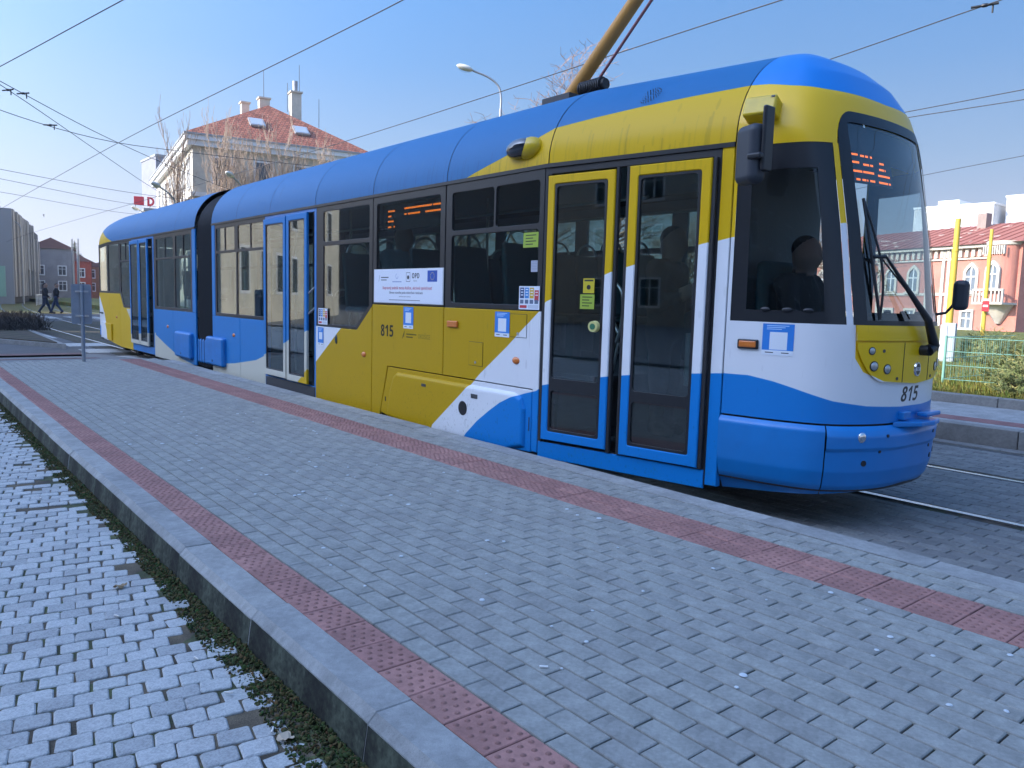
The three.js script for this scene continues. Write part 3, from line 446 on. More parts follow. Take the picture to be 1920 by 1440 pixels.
// under-frame, far side, inside
add(tram, 'underframe', [box(-13.1, -4.85, -.02, .09, -2.45, -.25), box(-4.85, -2.8, -.02, .09, -1.95, -.72), box(-22.2, -14.1, -.02, .09, -2.45, -.25)], M.black);
for (const x of [-6.9, -5.4, -14.6, -12.9, -20.9, -19.7]) for (const z of [-.53, -2.03]) { const w = add(tram, 'wheel', [new THREE.CylinderGeometry(.31, .31, .1, 28).rotateX(Math.PI / 2), new THREE.CylinderGeometry(.335, .335, .025, 28).rotateX(Math.PI / 2).translate(0, 0, -.06)], M.darkGrey); w.position.set(x, .095, z); }
{
  const zf = -2.54, holes = [], panes = [];
  for (const [x0, x1, y0] of [[-22.1, -20.8, 1.22], [-20.6, -19.1, 1.22], [-18.9, -17.4, .92], [-17.2, -15.8, .92], [-15.6, -14.3, .92], [-12.9, -11.6, .92], [-11.4, -10.1, .92], [-9.9, -8.6, .92], [-8.4, -7.0, 1.22], [-6.8, -5.5, 1.22], [-5.3, -4.3, 1.22]]) { holes.push(rect(x0, x1, y0, 1.82), rect(x0, (x0 + x1) / 2 - .02, 1.88, 2.25), rect((x0 + x1) / 2 + .02, x1, 1.88, 2.25)); }
  const wallB = new THREE.ExtrudeGeometry(shapeOf(rect(-22.5, -14.03, -.05, 2.37), holes.filter((h) => h[0][0] < -14)), { depth: .04, bevelEnabled: false }).translate(0, 0, zf), wallA = new THREE.ExtrudeGeometry(shapeOf(rect(-13.15, -4.0, -.05, 2.37), holes.filter((h) => h[0][0] > -14)), { depth: .04, bevelEnabled: false }).translate(0, 0, zf);
  add(tram, 'far_side_wall', [wallA, wallB], M.inside);
  for (const h of holes) add(tram, 'pane', flat(h, [], zf + .02, .004, 0), M.glass);
  add(tram, 'ceiling', [box(-13.1, -4.85, 2.42, 2.45, -2.4, -.3), box(-4.85, -2.9, 2.42, 2.45, -1.95, -.72), box(-22.2, -14.05, 2.42, 2.45, -2.4, -.3)], M.inside);
  add(tram, 'cabin_floor', [box(-9.0, -4.3, .64, .68, -2.5, -.2), box(-4.9, -2.8, .10, .14, -2.0, -.6), box(-13.1, -9.0, .1, .14, -2.5, -.2), box(-18.6, -14.05, .1, .14, -2.5, -.2), box(-22.2, -18.6, .64, .68, -2.5, -.2), box(-9.02, -8.98, .1, .68, -2.5, -.2), box(-4.92, -4.88, .1, .68, -2.5, -.35)], M.floorIn);
  add(tram, 'end_wall', [box(-22.42, -22.38, .1, 2.4, -2.25, -.4)], M.inside);
  const seat = (x, y, z, dir = 1) => { const s = [rbox(-.2, .22, .38, .45, -.21, .21, .03), new RoundedBoxGeometry(.07, .66, .42, 3, .03).rotateZ(dir * .16).translate(-.22 * dir, .78, 0), box(-.06, .06, 0, .4, -.06, .06)], h = new THREE.TorusGeometry(.15, .014, 6, 14, Math.PI).rotateY(Math.PI / 2).translate(-.28 * dir, 1.08, 0); const o = add(tram, 'seat', s, M.seat); add(o, 'grab_loop', h, M.polesteel); o.position.set(x, y, z); return o; };
  for (const x of [-5.35, -6.15, -6.95, -7.75, -8.5]) for (const z of [-.48, -2.15]) seat(x, .68, z);
  for (const x of [-5.35, -6.15, -6.95, -7.75]) seat(x, .68, -1.72);
  for (const x of [-11.3, -12.2, -12.9, -15.0, -15.9]) seat(x, .14, -2.15); for (const x of [-19.2, -20, -20.8]) for (const z of [-.5, -2.15]) seat(x, .68, z);
  const ps = []; for (const [x, z] of [[-4.62, -.62], [-4.95, -1.0], [-7.2, -1.3], [-9.2, -.6], [-10.9, -.6], [-12.3, -1.2], [-16.6, -.7], [-18.5, -.7], [-20, -1.2]]) ps.push(bar(V(x, .14, z), V(x, 2.42, z), .017, .017, 8)); ps.push(bar(V(-13, 2.15, -.85), V(-4.4, 2.15, -.85), .015), bar(V(-13, 2.15, -1.8), V(-4.4, 2.15, -1.8), .015));
  ps.push(tube([V(-4.6, 1.72, -.55), V(-4.4, 1.45, -.48), V(-4.28, 1.35, -.45), V(-4.27, 1.1, -.45), V(-4.32, .95, -.45)], .014), bar(V(-4.62, 1.3, -.6), V(-4.33, 1.02, -.48), .014), bar(V(-4.3, .95, -.46), V(-4.42, .62, -.5), .014));
  ps.push(bar(V(-3.72, .65, -.62), V(-3.72, 1.05, -.62), .03), bar(V(-3.70, 1.03, -.62), V(-3.50, 1.32, -.62), .022), bar(V(-3.72, .66, -.62), V(-3.53, .92, -.62), .022));
  add(tram, 'grab_rail', ps, M.polesteel);
  add(tram, 'cab_bulkhead', [box(-3.6, -3.56, .14, 2.4, -2.1, -.95), box(-3.58, -3.3, .14, 1.15, -.95, -.90)], M.inside);
  add(tram, 'ticket_box', rbox(-4.05, -3.85, 1.2, 1.55, -1.5, -1.3, .02), M.darkGrey);
}
// ---------- tram front ----------
const NK = [[-3.25, .916, 0], [-2.86, .844, .25], [-2.58, .72, .7], [-2.405, .42, .97], [-2.355, 0, 1]];
const NF = [...NK, ...NK.slice(0, 4).reverse().map(([x, d, w]) => [x, -d, w])];
const NS = [[1.15, 0], [1.8, .115], [2.3, .225], [2.492, .275], [2.67, .335], [2.86, .46], [2.99, .61], [3.089, .80]];
function nShift(y) { if (y <= NS[0][0]) return 0; for (let i = 0; i < NS.length - 1; i++) if (y <= NS[i + 1][0]) return lerp(NS[i][1], NS[i + 1][1], (y - NS[i][0]) / (NS[i + 1][0] - NS[i][0])); return NS[NS.length - 1][1]; }
function noseRaw(t, y) {
  const n = NF.length - 1, q = clamp(t, 0, 1) * n, i = Math.min(Math.floor(q), n - 1), f = q - i;
  const P = (k, c) => (k < 0 ? 2 * NF[0][c] - NF[1][c] : k > n ? 2 * NF[n][c] - NF[n - 1][c] : NF[k][c]);
  const at = (c) => { const p0 = P(i - 1, c), p1 = P(i, c), p2 = P(i + 1, c), p3 = P(i + 2, c), v0 = (p2 - p0) / 2, v1 = (p3 - p1) / 2; return (2 * p1 - 2 * p2 + v0 + v1) * f ** 3 + (-3 * p1 + 3 * p2 - 2 * v0 - v1) * f * f + v0 * f + p1; };
  const ins = y > 2.375 ? .78 * (1 - Math.sqrt(Math.max(0, 1 - ((y - 2.375) / .715) ** 2))) : 0;
  const k = clamp((y - 2.35) / .35, 0, 1), xw = at(0) - nShift(y) * at(2), xs = -3.25 + (at(0) + 3.25) * Math.max(.02, (.895 - nShift(y)) / .895);
  return V(lerp(xw, xs, k * k * (3 - 2 * k)), y, ZC + at(1) * (1 - ins / .916));
}
function noseFrame(t, y) {
  const e = .004, a = noseRaw(Math.max(0, t - e), y), b = noseRaw(Math.min(1, t + e), y), c = noseRaw(t, y - .01), d = noseRaw(t, Math.min(3.089, y + .01));
  const tx = b.sub(a).normalize(), up = d.sub(c).normalize(), n = new THREE.Vector3().crossVectors(tx, up).normalize(); return { tx, up: new THREE.Vector3().crossVectors(n, tx), n };
}
const noseAt = (t, y, off = 0) => noseRaw(t, y).addScaledVector(noseFrame(t, y).n, off);
const noseMatrix = (t, y, off = 0) => { const f = noseFrame(t, y); return new THREE.Matrix4().makeBasis(f.tx, f.up, f.n).setPosition(noseRaw(t, y).addScaledVector(f.n, off)); };
const onNose = (g, t, y, off = 0) => g.applyMatrix4(noseMatrix(t, y, off));
function nosePatch(t0, t1, bot, top, off = 0, nt = 40, ny = 16, ownUV = false, dome = false) {
  const P = [], U = [], I = [], B = typeof bot === 'function' ? bot : () => bot, T = typeof top === 'function' ? top : () => top, O = typeof off === 'function' ? off : () => off;
  for (let i = 0; i <= nt; i++) for (let j = 0; j <= ny; j++) { const t = lerp(t0, t1, i / nt), y = lerp(B(t), T(t), dome ? Math.sin(j / ny * Math.PI / 2) : j / ny), p = noseAt(t, y, O(t, y)); P.push(p.x, p.y, p.z); if (ownUV) U.push(i / nt, j / ny); else U.push(t, clamp((y + .1) / 3.3, 0, 1)); }
  for (let i = 0; i < nt; i++) for (let j = 0; j < ny; j++) { const a = i * (ny + 1) + j, b = a + ny + 1; I.push(a, b, a + 1, b, b + 1, a + 1); }
  const g = new THREE.BufferGeometry(); g.setAttribute('position', new THREE.Float32BufferAttribute(P, 3)); g.setAttribute('uv', new THREE.Float32BufferAttribute(U, 2)); g.setIndex(I); g.computeVertexNormals(); return g;
}
const liveryN = canvasTex(2048, 1024, (c, W, H) => {
  const PX = (t) => t * W, PY = (y) => H - (y + .1) / 3.3 * H, poly = (p, col) => { c.fillStyle = col; c.beginPath(); p.forEach(([t, y], i) => c[i ? 'lineTo' : 'moveTo'](PX(t), PY(y))); c.closePath(); c.fill(); };
  poly(rect(-.1, 1.1, -.2, 3.3), WHT);
  poly([[-.1, 1.735], [0, 1.735], [.3, 1.82], [.7, 1.82], [1, 1.735], [1.1, 1.735], [1.1, 3.3], [-.1, 3.3]], '#e8ba00');  // nose yellow painted brighter than the sides, as open sky lights it
  const wave = [[0, .795], [.055, .797], [.11, .77], [.19, .715], [.265, .665], [.35, .635], [.455, .62], [.5, .622]];
  poly([[0, -.2], ...wave, ...wave.slice().reverse().map(([t, y]) => [1 - t, y]), [1, -.2]], BLU);
  const rb = [[0, 2.77], [.065, 2.76], [.15, 2.73], [.29, 2.70], [.415, 2.69], [.5, 2.68]];
  poly([[0, 3.3], ...rb, ...rb.slice().reverse().map(([t, y]) => [1 - t, y]), [1, 3.3]], '#0a7cce');
  poly([[.308, 1.2], [.312, .95], [.335, .86], [.39, .80], [.5, .775], [.61, .80], [.665, .86], [.688, .95], [.692, 1.2]], '#e8ba00');  // hood in the same sky-lightened yellow
  c.save(); c.translate(PX(.487), PY(.655)); c.scale(2.0, 1); c.transform(1, 0, -.22, 1, 0, 0); c.fillStyle = '#15161b'; c.font = '600 44px sans-serif'; c.textAlign = 'center'; c.fillText('815', 0, 0); c.restore();
  wearNoise(c, W, H, 300, 24, ['#444', '#777'], .06);
});
const PN = mat([1, 1, 1], .42, { map: liveryN, clearcoat: .3, clearcoatRoughness: .15, specularIntensity: .7 });
const wsTop = (t) => { const k = Math.min(t, 1 - t); return 2.335 + .225 * Math.sqrt(Math.max(0, 1 - (1 - clamp((k - .303) / .05, 0, 1)) ** 2)); };
const headBot = (t) => { const k = Math.min(t, 1 - t); return .775 + .225 * Math.pow(clamp((.40 - k) / .088, 0, 1), 2.6) + .02 * clamp((.5 - k) / .1, 0, 1); };
add(tram, 'front_panel', nosePatch(0, 1, .515, 1.165, 0, 90, 14), PN);
const HP = add(tram, 'headlight_panel', nosePatch(.313, .687, headBot, 1.055, .014, 70, 12), PN);
add(tram, 'headlight_panel', nosePatch(.309, .691, 1.066, 1.163, .014, 60, 4), PN);
add(tram, 'upper_front', nosePatch(0, 1, (t) => (t < .303 || t > .697 ? 2.335 : wsTop(t)), 3.089, 0, 160, 34, false, true), PN);
{ const P = [], I = [], U = []; for (let i = 0; i <= 40; i++) { const a = noseRaw(i / 80, 3.089), b = noseRaw(1 - i / 80, 3.089); P.push(a.x, a.y, a.z, b.x, b.y, b.z); U.push(.5, .99, .5, .99); } for (let i = 0; i < 40; i++) I.push(2 * i, 2 * i + 1, 2 * i + 2, 2 * i + 1, 2 * i + 3, 2 * i + 2); const g = new THREE.BufferGeometry(); g.setAttribute('position', new THREE.Float32BufferAttribute(P, 3)); g.setAttribute('uv', new THREE.Float32BufferAttribute(U, 2)); g.setIndex(I); g.computeVertexNormals(); add(tram, 'roof_panel', g, PN); }
for (const m of [(t) => t, (t) => 1 - t]) {
  const P = (a, b, ...r) => nosePatch(Math.min(m(a), m(b)), Math.max(m(a), m(b)), ...r);
  add(tram, 'pillar', P(.286, .303, 1.165, 2.335, 0, 4, 30), PN); add(tram, 'pillar', P(0, .008, 1.165, 2.335, 0, 2, 30), PN);
  const w = add(tram, 'cab_window', [P(.008, .042, 1.165, 2.335, -.004, 6, 30), P(.232, .286, 1.165, 2.335, -.004, 8, 30), P(.042, .232, 1.165, 1.245, -.004, 24, 4), P(.042, .232, 2.17, 2.335, -.004, 24, 5)], M.black);
  add(w, 'pane', P(.03, .245, 1.235, 2.19, -.012, 24, 24), M.clear);
  add(w, 'handle', [.085, .135, .19].map((t) => onNose(new THREE.SphereGeometry(.022, 10, 8).scale(1.6, .7, .5), m(t), 1.25, 0)), M.black);
}
const WS = add(tram, 'windshield', [nosePatch(.303, .338, 1.165, wsTop, .004, 10, 40), nosePatch(.662, .697, 1.165, wsTop, .004, 10, 40), nosePatch(.338, .662, 1.165, 1.195, .004, 40, 2), nosePatch(.338, .662, (t) => wsTop(t) - .075, wsTop, .004, 40, 4)], M.black);
add(WS, 'pane', nosePatch(.32, .68, 1.175, (t) => wsTop(t) - .03, -.004, 60, 40), M.screen);
// bumper
const bProf = [[-.05, -.10], [.03, -.05], [.10, .0], [.2, .028], [.345, .036], [.352, .048], [.44, .05], [.48, .03], [.505, .004]];
const bOff = (t, y) => { for (let i = 0; i < bProf.length - 1; i++) if (y <= bProf[i + 1][0]) return lerp(bProf[i][1], bProf[i + 1][1], clamp((y - bProf[i][0]) / (bProf[i + 1][0] - bProf[i][0]), 0, 1)) - (t < .04 || t > .96 ? 0 : 0); return .004; };
const bSide = (t, y) => Math.min(bOff(t, y > .345 && y < .36 ? .345 : y), .036);
const bBot = (t) => { const k = Math.min(t, 1 - t); return .0 + .115 * Math.pow(clamp(k / .5, 0, 1), .8); };
const bump = add(tram, 'bumper', nosePatch(.2515, .7485, (t) => bBot(t) - .03, .503, bOff, 90, 40), M.bluePaint);
add(tram, 'bumper_corner', nosePatch(0, .2485, (t) => bBot(t) - .03, .503, bSide, 40, 30), M.bluePaint); add(tram, 'bumper_corner', nosePatch(.7515, 1, (t) => bBot(t) - .03, .503, bSide, 40, 30), M.bluePaint);
add(tram, 'bumper_backing', [nosePatch(0, 1, .06, 1.16, -.02, 60, 8), box(-3.4, -2.75, .02, .06, -1.95, -.7)], M.black);
for (const [t, y, r] of [[.345, .26, .020], [.40, .44, .011], [.385, .335, .011], [.59, .42, .012], [.58, .32, .012], [.60, .24, .018], [.655, .26, .02]]) add(bump, 'bolt_hole', onNose(new THREE.CylinderGeometry(r, r, .006, 18).rotateX(Math.PI / 2), t, y, bOff(t, y) + .001), M.black);
for (const t of [.332, .668]) { const l = add(bump, 'fog_light', onNose(new THREE.SphereGeometry(.030, 20, 14).scale(1, 1.15, .35), t, .435, bOff(t, .435)), M.chrome); add(l, 'lens', onNose(new THREE.SphereGeometry(.024, 16, 12).scale(1, 1.1, .5), t, .435, bOff(t, .435) + .002), M.lens); }
// folded coupler on its shelf
{
  const s = new THREE.ExtrudeGeometry(shapeOf([[-.28, -.02], [.28, -.02], [.2, .07], [.05, .10], [-.1, .08]]), { depth: .018, bevelEnabled: true, bevelSize: .008, bevelThickness: .008, bevelSegments: 2 }).rotateX(-Math.PI / 2).rotateX(Math.PI);
  const c = add(tram, 'coupler', [onNose(s.clone(), .51, .515, .02), onNose(rbox(-.09, .02, 0, .06, -.02, .035, .012), .475, .53, .0), onNose(rbox(-.05, .20, .03, .06, .0, .07, .012), .525, .515, .02)], M.bluePaint); c.userData.label = 'folded coupler plates painted blue';
}
// headlights, emblem
for (const m of [(t) => t, (t) => 1 - t]) for (const [t, y, r] of [[.358, .90, .034], [.396, .88, .034], [.35, 1.0, .026]]) {
  const h = add(tram, 'headlight', onNose(new THREE.CylinderGeometry(r, r, .012, 24).rotateX(Math.PI / 2), m(t), y, .012), M.black);
  add(h, 'reflector', onNose(new THREE.SphereGeometry(r * .84, 10, 6, 0, 6.3, 0, 1.5).rotateX(Math.PI / 2).scale(1, 1, .22), m(t), y, .017), M.steel); add(h, 'lens', onNose(new THREE.SphereGeometry(r * .86, 20, 10, 0, 6.3, 0, 1.5).rotateX(Math.PI / 2).scale(1, 1, .5), m(t), y, .018), M.lens);
}
for (const [t, y] of [[.383, 1.0], [.617, 1.0], [.428, .815], [.572, .815]]) add(tram, 'bolt_hole', onNose(new THREE.CylinderGeometry(.011, .011, .006, 14).rotateX(Math.PI / 2), t, y, .015), M.darkGrey);
add(tram, 'panel_seam', [onNose(box(-.0025, .0025, -.13, .135, 0, .003), .446, .92, .0135)], M.black); add(tram, 'panel_seam', [onNose(box(-.0025, .0025, -.13, .135, 0, .003), .554, .92, .0135)], M.black);
{
  const tx = canvasTex(128, 128, (c) => { c.fillStyle = '#c9ccd0'; c.fillRect(0, 0, 128, 128); c.fillStyle = '#15202c'; c.beginPath(); c.arc(64, 64, 54, 0, 7); c.fill(); c.fillStyle = '#c9ccd0'; c.fillRect(0, 46, 128, 34); c.fillStyle = '#15202c'; c.font = 'bold 40px sans-serif'; c.textAlign = 'center'; c.fillText('TWT', 64, 78); });
  const e = add(tram, 'emblem', onNose(new THREE.CylinderGeometry(.040, .042, .01, 30).rotateX(Math.PI / 2).scale(1, 1.25, 1), .5, .872, .018), M.chrome);
  add(e, 'badge_face', onNose(new THREE.CircleGeometry(.037, 30).scale(1, 1.25, 1), .5, .872, .0245), mat([1, 1, 1], .35, { map: tx }));
}
// wiper
{
  const A = noseAt(.53, 1.03, .075), B = noseAt(.488, 1.19, .09), C = noseAt(.385, 1.60, .06);
  const w = add(tram, 'wiper', [bar(noseAt(.512, 1.0, .0), noseAt(.512, 1.0, .07), .035, .035, 14), bar(noseAt(.512, 1.0, .06), A, .04, .032, 10), bar(A, B, .034, .026, 10), bar(B, C, .024, .008, 8), bar(noseAt(.505, 1.22, .06), noseAt(.372, 1.60, .05), .006, .005, 6)], M.black);
  add(w, 'blade', [tube([noseAt(.352, 1.98, .02), noseAt(.352, 1.75, .03), noseAt(.357, 1.5, .03), noseAt(.366, 1.2, .02)], .010, 20, 6), tube([noseAt(.352, 1.98, .02), noseAt(.362, 1.78, .04), noseAt(.374, 1.55, .05), noseAt(.372, 1.4, .05), noseAt(.366, 1.2, .02)], .008, 20, 6), bar(C, noseAt(.358, 1.60, .035), .012, .012, 6)], M.black);
}
// mirrors
{
  const b = add(tram, 'mirror_bracket', onNose(rbox(-.12, .10, -.07, .065, -.03, .10, .018, 3), .072, 2.555, 0), M.yellowPaint);
  add(b, 'screw', [[.075, .045], [.075, -.045]].map(([x, y]) => onNose(box(x - .012, x + .012, y - .006, y + .006, .10, .104), .072, 2.555, 0)), M.black);
  const m = add(tram, 'mirror', new RoundedBoxGeometry(.20, .37, .13, 4, .05).rotateY(-.35).translate(-2.985, 2.225, -.20), mat([.03, .035, .045], .5)); m.userData.label = 'dark grey mirror housing hanging beside the cab window';
  add(m, 'mirror_arm', [tube([V(-2.97, 2.52, -.36), V(-2.92, 2.50, -.25), V(-2.885, 2.40, -.20), V(-2.885, 2.25, -.20)], .02, 16, 8), new RoundedBoxGeometry(.03, .40, .10, 2, .013).translate(-2.872, 2.31, -.20), rbox(-2.96, -2.86, 2.18, 2.22, -.16, -.11, .015)], M.black);
  const f = add(tram, 'mirror', new RoundedBoxGeometry(.11, .235, .16, 4, .04).rotateY(.3).translate(-2.535, 1.40, -2.46), mat([.03, .035, .045], .45)); add(f, 'mirror_arm', [bar(V(-2.74, 1.225, -2.28), V(-2.62, 1.26, -2.42), .011), bar(V(-2.62, 1.26, -2.42), V(-2.56, 1.36, -2.46), .011)], M.black);
}
// cab inside
add(tram, 'cab_console', [nosePatch(.14, .86, .9, 1.17, -.06, 40, 4), rbox(-3.0, -2.62, .95, 1.13, -1.9, -.8, .05, 3)], mat([.10, .18, .20], .6));
add(tram, 'driver_seat', [rbox(-3.5, -3.38, .9, 1.62, -1.55, -1.08, .05, 3), rbox(-3.45, -3.0, .6, .72, -1.55, -1.08, .04, 3), box(-3.3, -3.15, .14, .6, -1.4, -1.2)], M.seat);
add(tram, 'sun_visor', nosePatch(.33, .67, (t) => wsTop(t) - .30, (t) => wsTop(t) - .06, -.05, 30, 4), mat([.03, .035, .04], .7));
const ledTex = (w, h, rows) => canvasTex(w, h, (c) => { c.fillStyle = '#000'; c.fillRect(0, 0, w, h); c.fillStyle = '#ff7414'; const r = rng(w + 3); for (const [x0, x1, y] of rows) for (let x = x0; x < x1; x += .02) if (r() > .12) c.fillRect(x * w, y * h, .017 * w, .07 * h); });
const led = (t) => mat([.012, .012, .014], .6, { emissive: rgb(1, 1, 1), emissiveMap: t, emissiveIntensity: 1.9 });
{
  const sd = add(tram, 'led_display', bend2(box(-7.62, -6.42, 1.98, 2.25, ZS - .10, ZS - .055)), M.black);
  const g = new THREE.PlaneGeometry(1.2, .27).translate(-7.02, 2.115, ZS - .051);
  add(sd, 'led_screen', g, led(ledTex(512, 128, [[.10, .20, .22], [.10, .15, .42], [.10, .20, .62], [.10, .20, .84], [.38, .98, .18], [.38, .66, .40], [.72, .98, .40]])));
  add(tram, 'led_screen', nosePatch(.325, .485, 2.10, 2.31, -.035, 16, 6, true), led(ledTex(512, 128, [[.02, .08, .05], [.17, .3, .05], [.36, .6, .07], [.02, .32, .30], [.40, .60, .34], [.02, .60, .58], [.02, .14, .82], [.22, .60, .84], [.72, .86, .22], [.70, .86, .42], [.68, .94, .62], [.68, .94, .84]])));
}
// stickers and lettering panels
function sticker(name, x0, x1, y0, y1, draw, z = ZS, W = 256, parent = tram) {
  const g = new THREE.PlaneGeometry(x1 - x0, y1 - y0).translate((x0 + x1) / 2, (y0 + y1) / 2, z + .003), H = Math.round(W * (y1 - y0) / (x1 - x0));
  return add(parent, name, bend2(g), mat([1, 1, 1], .45, { map: canvasTex(W, H, (c) => draw(c, W, H)) }));
}
const blueSheet = (c, W, H) => { c.fillStyle = '#2f7fd0'; c.fillRect(0, 0, W, H); c.fillStyle = '#dfe4ea'; c.fillRect(0, H * .84, W, H * .16); c.fillRect(W * .22, H * .26, W * .56, W * .56); c.fillStyle = '#bcd6f0'; for (let i = 0; i < 3; i++) c.fillRect(W * .12, H * (.05 + i * .055), W * (.7 - .12 * i), H * .022); c.fillStyle = '#444'; c.fillRect(W * .1, H * .9, W * .25, H * .03); c.fillRect(W * .6, H * .9, W * .25, H * .03); };
sticker('sticker', -7.067, -6.871, .938, 1.165, blueSheet); sticker('sticker', -5.493, -5.285, .936, 1.159, blueSheet); sticker('sticker', -9.13, -8.97, .63, .86, blueSheet);
add(tram, 'sticker', nosePatch(.082, .155, .945, 1.155, .002, 10, 4, true), mat([1, 1, 1], .45, { map: canvasTex(256, 256, blueSheet) }));
const picto = (c, W, H) => { c.fillStyle = '#dde2ea'; c.fillRect(0, 0, W, H); ['#27406f', '#3f86c8', '#cfa92e', '#c64040'].forEach((q, i) => { c.fillStyle = q; c.fillRect(W * (.05 + i * .235), H * (i === 3 ? .17 : .06), W * .2, H * .46); c.fillStyle = '#5b6c86'; c.fillRect(W * (.06 + i * .235), H * .58, W * .17, H * .17); c.fillStyle = '#e8ecf2'; for (let k = 0; k < 3; k++) c.fillRect(W * (.09 + i * .235), H * (.12 + k * .12), W * .12, H * .04); }); c.fillStyle = '#c03340'; c.fillRect(W * .05, H * .82, W * .34, H * .12); c.fillStyle = '#97a1b1'; for (let k = 0; k < 3; k++) c.fillRect(W * .45, H * (.82 + k * .05), W * .5, H * .02); };
sticker('sticker', -5.165, -4.895, 1.188, 1.385, picto, ZS); sticker('sticker', -9.12, -8.86, .90, 1.10, picto, ZS);
const greenSt = (c, W, H) => { c.fillStyle = '#9ab03a'; c.fillRect(0, 0, W, H); c.fillStyle = '#2f3a14'; for (let i = 0; i < 4; i++) c.fillRect(W * .15, H * (.15 + i * .2), W * (.7 - (i % 2) * .2), H * .07); };
sticker('sticker', -5.14, -4.945, 1.71, 1.835, greenSt, ZS - .010); sticker('sticker', -5.03, -4.945, 1.505, 1.60, (c, W, H) => { c.fillStyle = '#a9adba'; c.fillRect(0, 0, W, H); c.fillStyle = '#8a8f9e'; for (let i = 0; i < 6; i++) c.fillRect(W * .1, H * (.1 + i * .14), W * .8, H * .05); }, ZS - .010);
sticker('sticker', -4.44, -4.335, 1.335, 1.45, (c, W, H) => { c.fillStyle = '#c8b524'; c.fillRect(0, 0, W, H); c.fillStyle = '#222'; c.fillRect(W * .1, H * .08, W * .8, H * .12); c.beginPath(); c.arc(W * .5, H * .6, W * .18, 0, 7); c.fill(); }, ZS + .019); sticker('sticker', -4.465, -4.33, 1.21, 1.325, greenSt, ZS + .019);
add(tram, 'banner', bend2(rbox(-7.70, -6.33, 1.198, 1.56, ZS - .006, ZS + .004, .002, 1)), M.white).userData.label = 'white printed information board over the side window';
sticker('banner_print', -7.69, -6.34, 1.205, 1.553, (c, W, H) => {
  c.fillStyle = '#e2e5ee'; c.fillRect(0, 0, W, H); c.textAlign = 'center'; c.fillStyle = '#b02a3c'; c.font = 'bold ' + H * .115 + 'px sans-serif'; c.fillText('Dopravný podnik mesta Košice, akciová spoločnosť', W * .5, H * .60, W * .78);
  c.fillStyle = '#23262e'; c.font = '600 ' + H * .085 + 'px sans-serif'; c.fillText('Obnova vozového parku električiek v Košiciach', W * .49, H * .73, W * .6); c.font = H * .05 + 'px sans-serif'; c.fillText('spolufinancované z fondov EÚ', W * .48, H * .83, W * .3); c.fillRect(W * .24, H * .915, W * .46, H * .014);
  c.fillStyle = '#1e4fa8'; c.fillRect(W * .80, H * .05, W * .13, H * .32); c.fillStyle = '#ecd24a'; for (let i = 0; i < 12; i++) { c.beginPath(); c.arc(W * .865 + Math.cos(i / 12 * 6.283) * H * .10, H * .21 + Math.sin(i / 12 * 6.283) * H * .10, H * .012, 0, 7); c.fill(); }
  c.fillStyle = '#1d2026'; c.font = 'bold ' + H * .21 + 'px sans-serif'; c.fillText('OPD', W * .635, H * .27); c.lineWidth = 3; c.strokeStyle = '#1d2026'; c.strokeRect(W * .50, H * .10, W * .055, H * .26); c.beginPath(); c.arc(W * .527, H * .24, H * .06, 0, 7); c.fill(); c.font = H * .05 + 'px sans-serif'; c.fillText('Doprava', W * .63, H * .36);
  c.strokeStyle = '#6b7bb0'; c.beginPath(); c.arc(W * .36, H * .2, H * .07, 0, 4.5); c.stroke(); c.fillStyle = '#6b7bb0'; c.fillRect(W * .29, H * .36, W * .14, H * .02); c.strokeStyle = '#33363c'; c.beginPath(); c.moveTo(W * .075, H * .36); c.lineTo(W * .09, H * .16); c.stroke(); c.fillStyle = '#33363c'; c.fillRect(W * .11, H * .22, W * .12, H * .03); c.fillRect(W * .11, H * .30, W * .09, H * .025);
}, ZS + .003, 1024);
// hatches, side lamps
for (const [x0, x1, y0, y1] of [[-5.275, -5.055, .947, 1.143], [-5.878, -5.667, .65, .866]]) { const o = solid('hatch_gap', rect(x0 - .004, x1 + .004, y0 - .004, y1 + .004), [], ZS + .0015, .01, M.black, tram, 0); add(o, 'hatch', paintUV(bend2(flat(rect(x0, x1, y0, y1), [], ZS + .004, .01, .001)), AX), PA); add(o, 'lock', bend2(new THREE.CylinderGeometry(.012, .012, .01, 12).rotateX(Math.PI / 2).translate((x0 + x1) / 2, y0 + .03, ZS + .004)), M.steel); }
const lamp = (x, y, a, b) => { const o = add(tram, 'side_lamp', bend2(rbox(x - a, x + a, y - b, y + b, ZS - .002, ZS + .02, .008, 2)), M.amber); return o; };
lamp(-6.15, 1.02, .085, .03); for (const [x, y] of [[-5.185, .742], [-7.93, .60], [-12.15, .60], [-15.75, .58], [-19.9, .62]]) add(tram, 'reflector', bend2(new THREE.SphereGeometry(.05, 18, 12).scale(1, .62, .35).translate(x, y, ZS)), M.amber);
{ const b = add(tram, 'side_lamp', onNose(rbox(-.075, .075, -.033, .033, -.005, .018, .01, 2), .052, 1.01, 0), M.black); add(b, 'amber_lens', onNose(rbox(-.062, .062, -.022, .022, .0, .024, .008, 2), .052, 1.01, 0), M.amber); }
add(tram, 'door_handle', bend2(new THREE.SphereGeometry(.05, 16, 12).scale(.45, 1.15, .4).translate(-8.62, .735, ZS)), mat([.05, .08, .09], .4));
